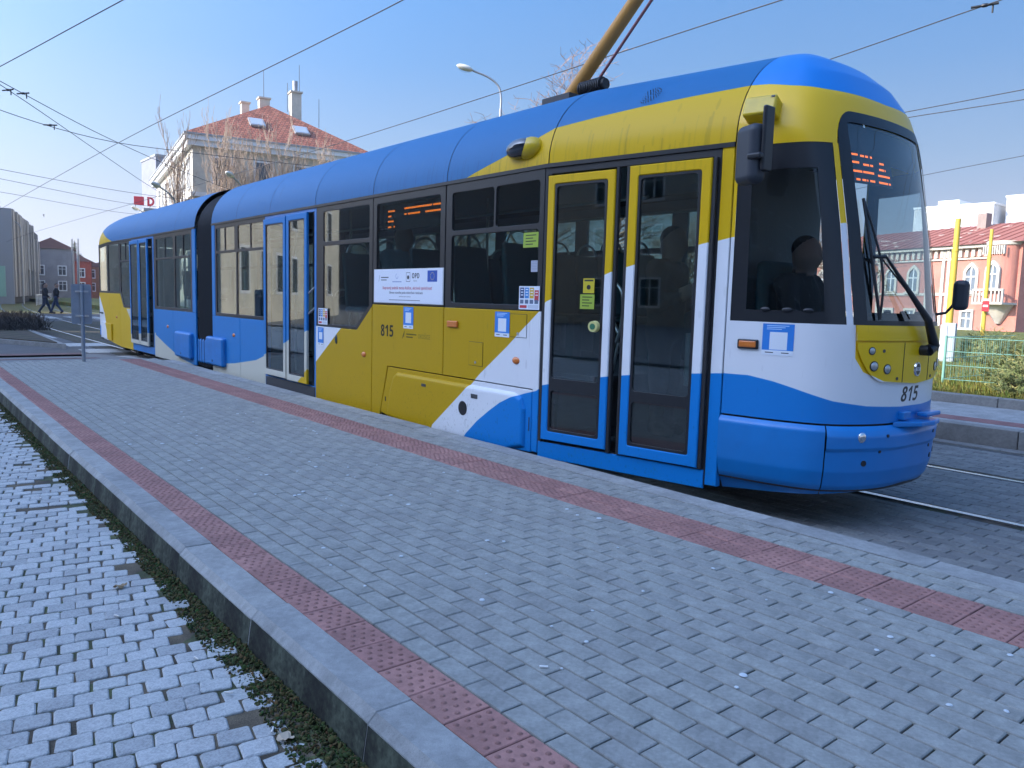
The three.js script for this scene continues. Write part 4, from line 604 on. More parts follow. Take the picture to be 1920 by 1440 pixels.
// roof fittings
{
  const y = add(tram, 'camera_housing', bend2(new THREE.SphereGeometry(.11, 22, 16).scale(1.25, .82, .8).rotateZ(.1).translate(-5.10, 2.535, ZS - .02)), M.yellowPaint); add(y, 'camera_dome', bend2(new THREE.SphereGeometry(.11, 24, 18).scale(1.5, .76, .85).rotateZ(.1).translate(-5.2, 2.54, ZS + .005)), mat([.012, .015, .025], .15, { clearcoat: 1 }));
  const sp = []; for (let k = 0; k < 4; k++) for (let i = 0; i < 6 + k * 6; i++) { const a = i / (6 + k * 6) * 6.283, d = .025 + k * .022; sp.push(new THREE.SphereGeometry(.0045, 6, 4).translate(Math.cos(a) * d, Math.sin(a) * d * .9, 0)); }
  const gr = merge(sp); gr.rotateX(-.72).translate(-4.06, 2.83, sideZ(-4.06) - .17); add(tram, 'roof_grille', gr, M.darkGrey).userData.kind = 'stuff';
  const arm = mat([.72, .34, .07], .55, { map: MAP.wear });
  const p = add(tram, 'pantograph', [box(-6.5, -5.2, 3.09, 3.14, -1.75, -.9), box(-6.15, -5.75, 3.14, 3.3, -1.5, -1.16)], M.darkGrey); p.userData.label = 'pantograph with thick ochre lower arm';
  add(p, 'lower_arm', bar(V(-5.98, 3.26, -1.33), V(-4.55, 4.47, -1.33), .070, .058, 16), arm); add(p, 'control_rod', bar(V(-5.57, 3.3, -1.28), V(-4.38, 4.36, -1.28), .014, .014, 8), mat([.30, .10, .09], .5)); add(p, 'elbow', new THREE.CylinderGeometry(.06, .06, .5, 14).rotateX(Math.PI / 2).translate(-4.5, 4.47, -1.33), arm);
  for (const s of [-.22, .22]) add(p, 'upper_arm', bar(V(-4.5, 4.47, -1.33 + s), V(-5.75, 4.93, -1.33 + s * .8), .022, .018, 8), arm);
  add(p, 'contact_strip', [box(-5.9, -5.84, 4.93, 4.975, -2.1, -.55), box(-5.66, -5.6, 4.93, 4.975, -2.1, -.55)], M.darkGrey);
  const ins = []; for (let i = 0; i < 12; i++) ins.push(new THREE.CylinderGeometry(.072, .072, .012, 16).rotateZ(Math.PI / 2).translate(-5.6 + i * .024, 3.3, -1.2)); ins.push(new THREE.CylinderGeometry(.05, .05, .34, 14).rotateZ(Math.PI / 2).translate(-5.46, 3.3, -1.2)); add(p, 'insulator', ins, M.rubber);
  add(tram, 'roof_box', rbox(-9.6, -7.2, 3.07, 3.13, -1.7, -.95, .03), M.grey);
}
// ---------- buildings on the camera's side (they shade the stop and are mirrored in the windows) ----------
function facadeWindows(parent, list, m = M.white, glass = null) {   // [x, y, w, h] on the local plane z = 0
  const gl = glass || mat([.06, .075, .09], .08, { clearcoat: 1 });
  for (const [x, y, w, h] of list) {
    const o = add(parent, 'window', flat(rect(x - w / 2 - .12, x + w / 2 + .12, y - .15, y + h + .12), [rect(x - w / 2, x + w / 2, y, y + h)], .07, .16, 0), m);
    add(o, 'pane', box(x - w / 2, x + w / 2, y, y + h, -.03, .0), gl); add(o, 'mullion', [box(x - .035, x + .035, y, y + h, 0, .035), box(x - w / 2, x + w / 2, y + h * .66, y + h * .66 + .06, 0, .03)], m);
  }
}
{
  const b = thing('apartment_block', 'long cream apartment block along the road facing the tram stop', 'building', null, [0, 0, 34], Math.PI);
  add(b, 'wall', metreUV(box(-45, 43, -.3, 24.9, -13, 0), 3), rough([.52, .46, .37], MAP.plaster)); add(b, 'cornice', box(-45.3, 43.3, 24.6, 24.95, -.1, .35), M.kerb);
  const l = []; for (let i = 0; i < 20; i++) for (let j = 0; j < 7; j++) l.push([-42 + i * 4.2, 1.2 + j * 3.4, 1.5, 1.7]); facadeWindows(b, l);
  add(scene, 'pavement', metreUV(box(-34, 40, -.3, -.10, 9.2, 34), .8), rough([.40, .40, .39], MAP.concrete)).userData = { kind: 'structure', label: 'grey pavement in front of the apartment block' };
  const fb = thing('unseen_dark_block', 'long unseen dark block added to darken the tram window reflections', 'building', null, [0, 0, 62], Math.PI); add(fb, 'wall', metreUV(box(55, 160, -.3, 17, -10, 0), 3), rough([.16, .12, .10], MAP.plaster)); add(fb, 'cornice', box(54.8, 160.2, 16.7, 17.2, -.1, .3), M.kerb);  // unseen block, added so the tram windows mirror something dark
  for (const [x, z, ex, ez, h, l2] of [[-34, 7, -56, 23.5, 12.6, 'wedge shaped cream corner house past the apartment block'], [-60, 7, -92, 31, 13.5, 'tall wedge shaped pale corner house far down the road']]) {
    const w = thing('corner_house', l2, 'building'); const g = new THREE.ExtrudeGeometry(shapeOf([[x, -z], [ex, -ez], [ex, -z]]), { depth: h + .4, bevelEnabled: false }).rotateX(-Math.PI / 2).translate(0, -.4, 0);
    add(w, 'wall', metreUV(g, 3), rough([.84, .76, .60], MAP.plaster));
    const ang = Math.atan2(-(ez - z), ex - x), len = Math.hypot(ex - x, ez - z), t = new THREE.Matrix4().makeRotationY(ang).setPosition(x, 0, z), gl = mat([.07, .08, .09], .1);
    for (let i = 1; i < len / 3.4 - 1; i++) for (let j = 0; j < 3; j++) { const o = add(w, 'window', flat(rect(-.8, .8, -.15, 2.15), [rect(-.62, .62, 0, 2)], .05, .1, 0).translate(i * 3.4, 1.4 + j * 3.8, .03).scale(1, 1, 1).applyMatrix4(t), M.white); add(o, 'pane', box(-.62, .62, 0, 2, -.02, .02).translate(i * 3.4, 1.4 + j * 3.8, 0).applyMatrix4(t), gl); }
  }
}
// ---------- bare trees ----------
class Twigs {
  constructor() { this.p = []; this.n = []; }
  seg(a, b, r0, r1, k = 3) { const d = b.clone().sub(a).normalize(), u = Math.abs(d.y) < .9 ? V(0, 1, 0).cross(d).normalize() : V(1, 0, 0).cross(d).normalize(), w = d.clone().cross(u); for (let i = 0; i < k; i++) { const c = [i, i + 1].map((q) => { const t = q / k * 6.2832; return u.clone().multiplyScalar(Math.cos(t)).addScaledVector(w, Math.sin(t)); }); const A = a.clone().addScaledVector(c[0], r0), B = a.clone().addScaledVector(c[1], r0), C = b.clone().addScaledVector(c[0], r1), D = b.clone().addScaledVector(c[1], r1); for (const [q, m] of [[A, 0], [B, 1], [C, 0], [B, 1], [D, 1], [C, 0]]) { this.p.push(q.x, q.y, q.z); this.n.push(c[m].x, c[m].y, c[m].z); } } }
  geo() { const g = new THREE.BufferGeometry(); g.setAttribute('position', new THREE.Float32BufferAttribute(this.p, 3)); g.setAttribute('normal', new THREE.Float32BufferAttribute(this.n, 3)); g.setAttribute('uv', new THREE.Float32BufferAttribute(new Float32Array(this.p.length / 3 * 2), 2)); return g; }
}
function bareTree(label, group, pos, o) {
  const r = rng(o.seed), tr = new Twigs(), cr = new Twigs(), t = thing('bare_tree', label, 'tree', group, pos);
  const grow = (p, d, len, rad, lev) => {
    const n = lev === 0 ? 5 : 4; let a = p, dir = d.clone(), rr = rad; const pts = [];
    for (let i = 0; i < n; i++) { const b = a.clone().addScaledVector(dir, len / n), r2 = Math.max(.006, rr * (lev === 0 ? .88 : .84)); (lev === 0 ? tr : cr).seg(a, b, rr, r2, lev < 2 ? 7 : 3); a = b; rr = r2; pts.push([a, dir.clone(), rr]); dir.add(V(jit(r, o.wob * (lev ? 1 : .35)), jit(r, o.wob * .6) + o.up, jit(r, o.wob * (lev ? 1 : .35)))).normalize(); }
    if (lev >= o.depth) return;
    const k = o.kids[Math.min(lev, o.kids.length - 1)];
    for (let i = 0; i < k; i++) { const at = pts[Math.min(n - 1, Math.floor(lerp(lev === 0 ? n * o.from : 0, n, (i + r() * .8) / k)))], az = r() * 6.283, side = V(Math.cos(az), 0, Math.sin(az)), nd = at[1].clone().multiplyScalar(o.follow).addScaledVector(side, o.spread * (.7 + r() * .6)).add(V(0, o.up * 2, 0)).normalize(); grow(at[0].clone().addScaledVector(at[1], -len / n * r() * .7), nd, len * o.shrink * (.7 + r() * .5), Math.max(.008, at[2] * (.55 + r() * .2)), lev + 1); }
  };
  grow(V(0, -.3, 0), V(0, 1, 0), o.h * o.trunk, o.rad, 0);
  add(t, 'trunk', tr.geo(), o.mat); add(t, 'crown', cr.geo(), o.mat2 || o.mat); return t;
}
const bark = mat([.22, .16, .115], .95), twig = mat([.46, .35, .26], .95), twigP = mat([.40, .28, .22], .95);
{
  const A = { trunk: .5, rad: .17, wob: .34, up: .05, depth: 5, kids: [9, 6, 5, 4, 4], from: .5, follow: .55, spread: .85, shrink: .56, mat: bark, mat2: twigP };
  const t1 = bareTree('bare street tree with a round twiggy crown behind the tram pantograph', 'bare trees behind the tram', [-22.9, 0, -15.4], { ...A, seed: 3, h: 11.4 });
  bareTree('broad bare tree with dense pinkish twigs above the tram roof front', 'bare trees behind the tram', [-19.2, 0, -15.9], { ...A, seed: 8, h: 12.0, rad: .2, kids: [10, 7, 5, 4, 4] });
  for (const [x, z, s, a] of [[-26.3, -14.4, .80, 1], [-29.2, -13.6, .74, 2.2], [-15.5, -15.5, .55, .4], [-10.5, -15.8, .45, 2.9]]) { const c = copyOf(t1, [x, 0, z], a, 'smaller bare tree in the row, half hidden by the tram roof'); c.scale.setScalar(s); }
  const C = { trunk: .86, rad: .13, wob: .07, up: .12, depth: 4, kids: [30, 7, 5, 4], from: .10, follow: 1.1, spread: .34, shrink: .36, mat: bark, mat2: twig };
  const col = bareTree('slender bare poplar with upright tan twigs before the tiled roof house', 'bare poplars by the tiled roof house', [-53.6, 0, -13.6], { ...C, seed: 21, h: 11.0, rad: .075 });
  for (const [x, z, s, a] of [[-54.6, -14.9, .96, 1.1], [-53.6, -16.2, .90, 2.3], [-53.0, -17.6, .98, 3.6], [-53.4, -19.0, .86, 4.4], [-52.8, -20.6, .92, 5.2], [-57.5, -12.2, 1.02, .7], [-52.6, -22.4, .86, 2.9], [-52.4, -24.2, .8, .2], [-53.2, -15.4, .88, 4.1], [-52.6, -18.3, .92, .5], [-53.2, -21.5, .9, 1.6]]) { const c = copyOf(col, [x, 0, z], a); c.scale.set(s * 1.1, s, s * 1.1); }
}
// ---------- tiled roof house ----------
{
  const h = thing('corner_building', 'cream corner building with hipped red tiled roof and chimneys', 'building', null, [-59.33, 0, -13.84], -.1658);
  const wallM = rough([.74, .68, .56], MAP.plaster), L = -27, Dp = -13, E = 12.9;
  add(h, 'wall', metreUV(box(L, 0, -.4, E - .3, Dp, 0), 3), wallM);
  add(h, 'cornice', [box(L - .5, .55, E - .75, E - .42, Dp - .5, .55), box(L - .35, .38, E - 1.15, E - .75, Dp - .3, .38), box(L - .15, .15, 8.2, 8.5, Dp, .15)], M.white);
  add(h, 'gutter', [box(L - .6, .62, E - .42, E - .28, .45, .62), box(.45, .62, E - .42, E - .28, Dp - .6, .45)], M.grey);
  const tileMap = dataMap(256, (i, x, y) => { const row = Math.floor(y / 32), u = (x + (row % 2) * 16) % 32, v = y % 32, s = speck[(row * 97 + Math.floor((x + (row % 2) * 16) / 32) * 31) % 40000] * .3; const e = u < 4 || v < 5 ? .45 : 1; return [(.80 + s) * e, (.72 + s) * e, (.68 + s) * e]; });
  const roofM = mat([.36, .14, .09], .85, { map: tileMap, bumpMap: tileMap, bumpScale: .03 });
  const P = (a) => { const g = new THREE.BufferGeometry(), p = [], uv = []; for (const t of a) { const [A, B, C] = t.map((q) => V(...q)), n = B.clone().sub(A).cross(C.clone().sub(A)).normalize(), hx = V(-n.z, 0, n.x).normalize(), up = n.clone().cross(hx); for (const q of [A, B, C]) { p.push(q.x, q.y, q.z); uv.push(q.dot(hx) / 2.4, q.dot(up) / 2.8); } } g.setAttribute('position', new THREE.Float32BufferAttribute(p, 3)); g.setAttribute('uv', new THREE.Float32BufferAttribute(uv, 2)); g.computeVertexNormals(); return g; };
  const e0 = E - .32, R = 16.55, c1 = [.6, e0, .6], c2 = [.6, e0, Dp - .6], c3 = [L - .6, e0, Dp - .6], c4 = [L - .6, e0, .6], r1 = [-5.2, R, -6.5], r2 = [L + 5, R, -6.5];
  const roof = add(h, 'roof', P([[c1, c2, r1], [c4, c1, r1], [c4, r1, r2], [c2, c3, r2], [c2, r2, r1], [c3, c4, r2], [c1, c4, c3], [c1, c3, c2]]), roofM);
  for (const [x, z, w, d, top] of [[-4.9, -8.6, 1.0, .8, 17.7], [-5.9, -6.3, .8, .8, 17.1], [-7, -5, .7, .6, 16.8]]) { const c = add(roof, 'chimney', [metreUV(box(x - w / 2, x + w / 2, 14.4, top, z - d / 2, z + d / 2), 2), box(x - w / 2 - .1, x + w / 2 + .1, top, top + .12, z - d / 2 - .1, z + d / 2 + .1)], wallM); if (top > 17.5) { c.name = 'chimney'; add(roof, 'flue_pipe', bar(V(x, top, z), V(x, top + 1.0, z), .2, .22, 12), M.galv); } }
  for (const [x, z, y] of [[-5.9, -6.3, 17.5], [-5, -8, 16.6], [-4.6, -10.5, 15.6], [-5.1, -9, 18.2]]) add(roof, 'aerial', bar(V(x, y - .4, z), V(x, y + 1.9, z), .025, .02, 5), M.darkGrey);
  for (const [z, k] of [[-4.9, .42], [-8.2, .36]]) { const y = lerp(e0, R, k), x = lerp(.6, -5.2, k), s = Math.atan2(R - e0, 5.8), f = new THREE.BoxGeometry(1.3, .16, 1.15).rotateZ(-s).translate(x + .06, y + .1, z); const o = add(roof, 'skylight', f, M.grey); add(o, 'pane', new THREE.BoxGeometry(1.1, .02, .95).rotateZ(-s).translate(x + .10, y + .19, z), mat([.35, .4, .45], .12, { clearcoat: 1 })); }
  const rf = new THREE.Group(); const list = []; for (let i = 0; i < 8; i++) for (let j = 0; j < 3; j++) list.push([-2 - i * 3.1, 1.6 + j * 3.7, 1.2, 2.1]); facadeWindows(h, list);
  for (let i = 0; i < 4; i++) for (let j = 0; j < 3; j++) { const z = -2 - i * 3, y = 1.6 + j * 3.7, o = add(h, 'window', box(-.02, .07, y - .15, y + 2.2, z - .75, z + .75), M.white); add(o, 'pane', box(.07, .085, y, y + 2.05, z - .58, z + .58), mat([.07, .09, .11], .08)); }
  const g = thing('grey_block', 'plain grey block standing beyond the tiled roof house', 'building', null, [-117, 0, -27]); add(g, 'wall', metreUV(box(-6, 1.5, -.3, 19.6, -8, 1), 3), rough([.32, .33, .37], MAP.plaster)); add(g, 'parapet', box(-6.1, 1.6, 19.6, 19.9, -8.1, 1.1), M.grey);
  const sb = thing('shop_building', 'flat roofed shop building with red letters on its roof', 'building', null, [-100, 0, -20.2], -.1658); add(sb, 'wall', metreUV(box(-14, 5, -.3, 10.2, -14, 0), 3), rough([.5, .47, .42], MAP.plaster)); add(sb, 'parapet', box(-14.2, 5.1, 10.2, 10.5, -14.1, .1), M.grey);
  const sg = thing('roof_sign', 'red roof sign with a square and big letters', 'sign', null, [-97.4, 10.75, -19.4], 1.2); const red = mat([.62, .02, .035], .5);
  add(sg, 'square', rbox(-.55, .5, .25, 1.2, -.1, .1, .02), red);
  const letter = (p, holes, x) => { const g2 = new THREE.ExtrudeGeometry(shapeOf(p, holes), { depth: .15, bevelEnabled: false, curveSegments: 8 }); return g2.translate(x, .2, -.07); };
  const arc = (rx, ry, n = 16) => Array.from({ length: n }, (_, i) => [Math.cos(i / n * 6.283) * rx + rx, Math.sin(i / n * 6.283) * ry + .5]);
  const half = (x0, rx, ry) => [[x0, .5 - ry], ...Array.from({ length: 11 }, (_, i) => [x0 + Math.cos((i / 10 - .5) * Math.PI) * rx, .5 + Math.sin((i / 10 - .5) * Math.PI) * ry]), [x0, .5 + ry]];
  add(sg, 'letter', letter([[0, 0], ...half(.3, .45, .5), [0, 1]], [half(.22, .32, .3)], .85), red); add(sg, 'letter', letter(arc(.5, .5), [arc(.3, .3).map(([x, y]) => [x + .2, y])], 1.85), red);
  add(sg, 'sign_frame', [bar(V(-.4, -.05, -.1), V(-.4, .3, -.1), .03), bar(V(1.1, -.05, -.1), V(1.1, .25, -.1), .03), bar(V(2.3, -.05, -.1), V(2.3, .25, -.1), .03)], M.darkGrey);
}
// ---------- red brick villa ----------
{
  const v = thing('red_villa', 'salmon red two storey villa with white pointed arch windows and oriel', 'building', null, [-26.57, 0, -60.61], -.349);
  const wallM = rough([.64, .26, .19], MAP.plaster), trim = rough([.72, .66, .56], MAP.plaster), E = 6.28;
  add(v, 'wall', metreUV(box(-18, 6.8, -1.6, E, -12, 0), 3), wallM);
  add(v, 'oriel', metreUV(new THREE.CylinderGeometry(1.15, 1.15, 4.3, 8, 1).rotateY(Math.PI / 8).scale(1, 1, .85).translate(5.5, 4.15, .1), 3), wallM);
  add(v, 'oriel_corbel', new THREE.CylinderGeometry(1.15, .2, 1.4, 8).rotateY(Math.PI / 8).scale(1, 1, .85).translate(5.5, 1.3, .1), trim); add(v, 'oriel_cap', new THREE.CylinderGeometry(1.3, 1.25, .28, 8).rotateY(Math.PI / 8).scale(1, 1, .88).translate(5.5, 6.35, .1), trim);
  const bal = add(v, 'balcony', [box(4.3, 6.75, 1.98, 2.12, 0, 1.45), box(4.3, 6.75, 2.95, 3.08, 1.32, 1.45), box(4.3, 4.42, 2.12, 3.0, 1.33, 1.44), box(6.62, 6.75, 2.12, 3.0, 1.33, 1.44)], trim); for (let i = 0; i < 7; i++) add(bal, 'baluster', [new THREE.CylinderGeometry(.06, .1, .85, 6).translate(4.6 + i * .3, 2.54, 1.38)], trim);
  add(v, 'cornice', [box(-18.3, 4.45, E - .12, E + .12, -.2, .5), box(-18.2, 4.45, E - .95, E - .82, 0, .14), box(-18.2, 4.4, 2.62, 2.82, 0, .12), box(-18.2, 4.4, -1.6, -.3, 0, .10)], trim);
  const dent = []; for (let x = -18; x < 4.4; x += .55) dent.push(box(x, x + .28, E - .75, E - .12, 0, .22)); add(v, 'dentils', dent, trim).userData.kind = 'stuff'; const den2 = []; for (let i = 0; i < 10; i++) den2.push(box(4.62 + i * .18, 4.72 + i * .18, 5.55, 6.15, 1.0, 1.16)); add(v, 'dentils', den2, trim).userData.kind = 'stuff';
  for (const x of [.45, .95, 4.3, -1.0, -6.0, -11]) add(v, 'pilaster', box(x - .13, x + .13, -.3, E - .2, 0, .16), trim);
  const arch = (w, h, k = 1) => { const p = [[-w, 0], [w, 0], [w, h - w * 1.25]]; for (let i = 1; i <= 6; i++) { const a = i / 6; p.push([w * (1 - a * a), h - w * 1.25 * (1 - a)]); } for (let i = 5; i >= 0; i--) { const a = i / 6; p.push([-w * (1 - a * a), h - w * 1.25 * (1 - a)]); } return p; };
  const gl = mat([.16, .19, .22], .12, { clearcoat: 1 });
  const win = (x, y, w, h, z, pointed) => { const out = (pointed ? arch(w + .22, h + .34) : rect(-w - .2, w + .2, -.1, h + .25)).map(([a, b]) => [a + x, b + y - .06]), inn = (pointed ? arch(w, h) : rect(-w, w, 0, h)).map(([a, b]) => [a + x, b + y]); const o = add(v, 'window', flat(out, [inn], z + .14, .16, 0), trim); add(o, 'pane', flat(inn, [], z + .04, .03, 0), gl); add(o, 'mullion', [box(x - .05, x + .05, y, y + h * .95, z + .04, z + .1), box(x - w, x + w, y + h * .55, y + h * .55 + .09, z + .04, z + .1)], M.white); add(o, 'sill', box(x - w - .3, x + w + .3, y - .25, y - .08, z, z + .25), trim); };
  for (const x of [2.93, -2.4, -4.7, -8.0, -10, -13, -15.5]) { win(x, 2.98, .42, 1.85, 0, true); win(x - .1, .2, .40, 1.2, 0, false); } win(5.5, 3.15, .36, 1.7, 1.0, true);
  const rm = mat([.34, .12, .085], .7, { map: MAP.wear }); const g = new THREE.BufferGeometry(), q = [[-18.6, 6.4, .7], [7.2, 6.4, .7], [3.6, 8.5, -5.5], [-14, 8.5, -5.5], [7.2, 6.4, -12.5], [-18.6, 6.4, -12.5]], tri = [0, 1, 2, 0, 2, 3, 1, 4, 2, 0, 3, 5, 3, 2, 4, 3, 4, 5]; g.setAttribute('position', new THREE.Float32BufferAttribute(tri.flatMap((i) => q[i]), 3)); g.computeVertexNormals();
  const roof = add(v, 'roof', g, rm); const rb = []; for (let x = -17.5; x < 6.5; x += .9) { const k = x > 3.6 ? (7.2 - x) / 3.6 : x < -14 ? (x + 18.6) / 4.6 : 1; rb.push(bar(V(x, 6.43, .68), V(x, 6.43 + 2.1 * k * .98, .68 - 6.2 * k * .98), .045, .045, 4)); } add(roof, 'seam', rb, rm).userData.kind = 'stuff';
  const pr = rng(66), pg = []; for (let i = 0; i < 46; i++) { const x = -14 + pr() * 19, k = .1 + pr() * .7, w = .15 + pr() * .5; pg.push(new THREE.BoxGeometry(w, .012, .12 + pr() * .25).rotateX(.326).rotateY(jit(pr, .4)).translate(x, 6.44 + 2.1 * k, .68 - 6.2 * k)); } add(roof, 'repair_patches', pg, mat([.58, .42, .34], .8)).userData.kind = 'stuff';
  for (const [x, z] of [[-.3, -4.6], [4.1, -4.2]]) add(roof, 'chimney', [box(x - .4, x + .4, 7.6, 9.3, z - .3, z + .3)], rough([.36, .28, .24], MAP.plaster)); add(roof, 'aerial', [bar(V(4.9, 7.5, -4), V(4.9, 13.2, -4), .04, .03, 5), bar(V(4.2, 11.4, -4), V(5.6, 11.4, -4), .025, .025, 4)], M.darkGrey);
  for (const [x0, x1, t, z, l] of [[-46, -36.8, 14.3, -99, 'bright white flat roofed block behind the red villa'], [-36.2, -26, 15.2, -101, 'tall white block with stepped parapet behind the red villa']]) { const w = thing('white_block', l, 'building', 'white blocks behind the villa', [0, 0, z]); add(w, 'wall', metreUV(box(x0, x1, -.4, t, -10, 0), 4), rough([.80, .79, .77], MAP.plaster)); add(w, 'parapet', [box(x0 - .1, x1 + .1, t, t + .25, -10, .1), box(x0 + 2, x0 + 4.5, t + .25, t + 1.1, -6, -2)], M.white); facadeWindows(w, [[x0 + 2, 4, 1.2, 1.5], [x0 + 5, 4, 1.2, 1.5], [x0 + 2, 1, 1.2, 1.5], [x0 + 5, 1, 1.2, 1.5]]); }
}
// ---------- street furniture ----------
{
  const ym = mat([.72, .50, .06], .5, { map: MAP.wear });
  const mast = (x, z, h, l, r = .135) => { const m = thing('catenary_mast', l, 'mast', 'yellow masts by the villa', [x, 0, z]); add(m, 'pole', [bar(V(0, 0, 0), V(0, h * .45, 0), r, r * .95, 18), bar(V(0, h * .45, 0), V(0, h * .75, 0), r * .9, r * .86, 18), bar(V(0, h * .75, 0), V(0, h, 0), r * .8, r * .76, 18)], ym); add(m, 'collar', [new THREE.CylinderGeometry(r * 1.05, r * 1.05, .08, 18).translate(0, h * .45, 0), new THREE.CylinderGeometry(r * .98, r * .98, .08, 18).translate(0, h * .75, 0)], ym); return m; };
  mast(-13.2, -29.35, 5.02, 'thick yellow tubular mast standing in front of the red villa'); mast(-15.1, -38.2, 5.4, 'thinner yellow mast with a red sign hanging on it', .10);
  const rs = thing('stop_sign', 'small red sign with white band fixed to the thinner yellow mast', 'sign', null, [-15.0, 1.3, -38.0], .3); add(rs, 'plate', rbox(-.15, .15, .1, .6, 0, .05, .01), mat([.55, .03, .04], .5)); add(rs, 'band', rbox(-.11, .09, .32, .42, .05, .056, .002), M.white); add(rs, 'top_plate', rbox(-.17, .17, .62, .72, 0, .05, .01), M.white);
  const cb = thing('utility_cabinet', 'white and blue grey utility cabinet by the green fence', 'cabinet', null, [-8.05, .07, -16.3], .25); add(cb, 'body', rbox(-.14, .16, 0, .95, -.15, .15, .01), mat([.45, .5, .56], .5)); add(cb, 'door', rbox(-.16, -.02, .05, .9, .151, .17, .004), M.white);
  const gm = mat([.20, .42, .34], .6); const fc = thing('mesh_fence', 'low green wire mesh fence round the evergreen shrubs', 'fence');
  for (const x of [-5.52, -4.0, -2.5, -1.0]) add(fc, 'post', bar(V(x, 0, -9.8 - (x + 5.52) * .12), V(x, .88, -9.8 - (x + 5.52) * .12), .022, .022, 8), gm); add(fc, 'post', bar(V(-5.52, 0, -9.8), V(-5.52, .88, -9.8), .024, .024, 8), gm);
  const wr = []; for (let i = 0; i < 4; i++) wr.push(bar(V(-5.52, .15 + i * .235, -9.8), V(-1, .15 + i * .235, -10.34), .006, .006, 4)); for (let i = 1; i < 46; i++) { const x = -5.52 + i * .1; wr.push(bar(V(x, .12, -9.8 - (x + 5.52) * .12), V(x, .86, -9.8 - (x + 5.52) * .12), .003, .003, 3)); } for (let i = 0; i < 30; i++) wr.push(bar(V(-5.52, .12, -9.8 - i * .1), V(-5.52, .86, -9.8 - i * .1), .003, .003, 3)); for (const y of [.15, .5, .86]) wr.push(bar(V(-5.52, y, -9.8), V(-5.52, y, -13), .006, .006, 4)); add(fc, 'wire_mesh', wr, gm).userData.kind = 'stuff';
  // lamps
  const lampAt = (label, group, pos, turn, h) => { const l = thing('street_lamp', label, 'street lamp', group, pos, turn); add(l, 'pole', bar(V(0, 0, 0), V(0, h - 1.4, 0), .09, .06, 12), M.galv); add(l, 'arm', tube([V(0, h - 1.5, 0), V(0, h - .9, 0), V(.12, h - .45, 0), V(.55, h - .12, 0), V(1.25, h + .12, 0)], .045, 24, 8), M.galv); add(l, 'head', new THREE.SphereGeometry(.3, 18, 12).scale(1.25, .42, .6).rotateZ(.22).translate(1.6, h + .22, 0), mat([.70, .68, .60], .4)); add(l, 'lamp_glass', new THREE.SphereGeometry(.24, 16, 10).scale(1.2, .4, .6).rotateZ(.22).translate(1.62, h + .12, 0), M.lens); return l; };
  const l0 = lampAt('tall grey street lamp with curved arm rising behind the tram roof', 'street lamps', [-27.6, 0, -17.3], -2.1, 11.0);
  copyOf(l0, [-47.6, -4.1, -9.3], -2.2, 'street lamp head showing beside the gable of the tiled roof house'); copyOf(l0, [-67.2, -3.6, -13], -2.1, 'far street lamp head above the red roof letters'); copyOf(l0, [-66, -4.3, -1.9], -1.0, 'street lamp in front of the grey panelled hall'); copyOf(l0, [-80, -4, -5.6], -.8, 'second street lamp along the grey panelled hall'); copyOf(l0, [-44, -3.6, -12], -2.3, 'street lamp before the bare poplars');
  // sign seen from behind
  const sp = thing('road_sign', 'back of a grey rectangular road sign on a post at the platform end', 'sign', null, [-15.06, 0, 1.46]); add(sp, 'post', bar(V(0, -.05, 0), V(0, 1.315, 0), .03, .03, 14), M.galv); add(sp, 'plate', flat(rrect(-.16, .155, .65, 1.335, .03), [], .01, .006, 0).rotateY(Math.PI / 2).translate(-.045, 0, 0), mat([.38, .41, .46], .45, { metalness: .5, map: MAP.wear })); for (const y of [.79, 1.21]) add(sp, 'clamp', [box(-.035, .012, y - .015, y + .015, -.10, .10), new THREE.TorusGeometry(.034, .008, 6, 16).rotateX(Math.PI / 2).translate(0, y, 0)], M.steel);
}
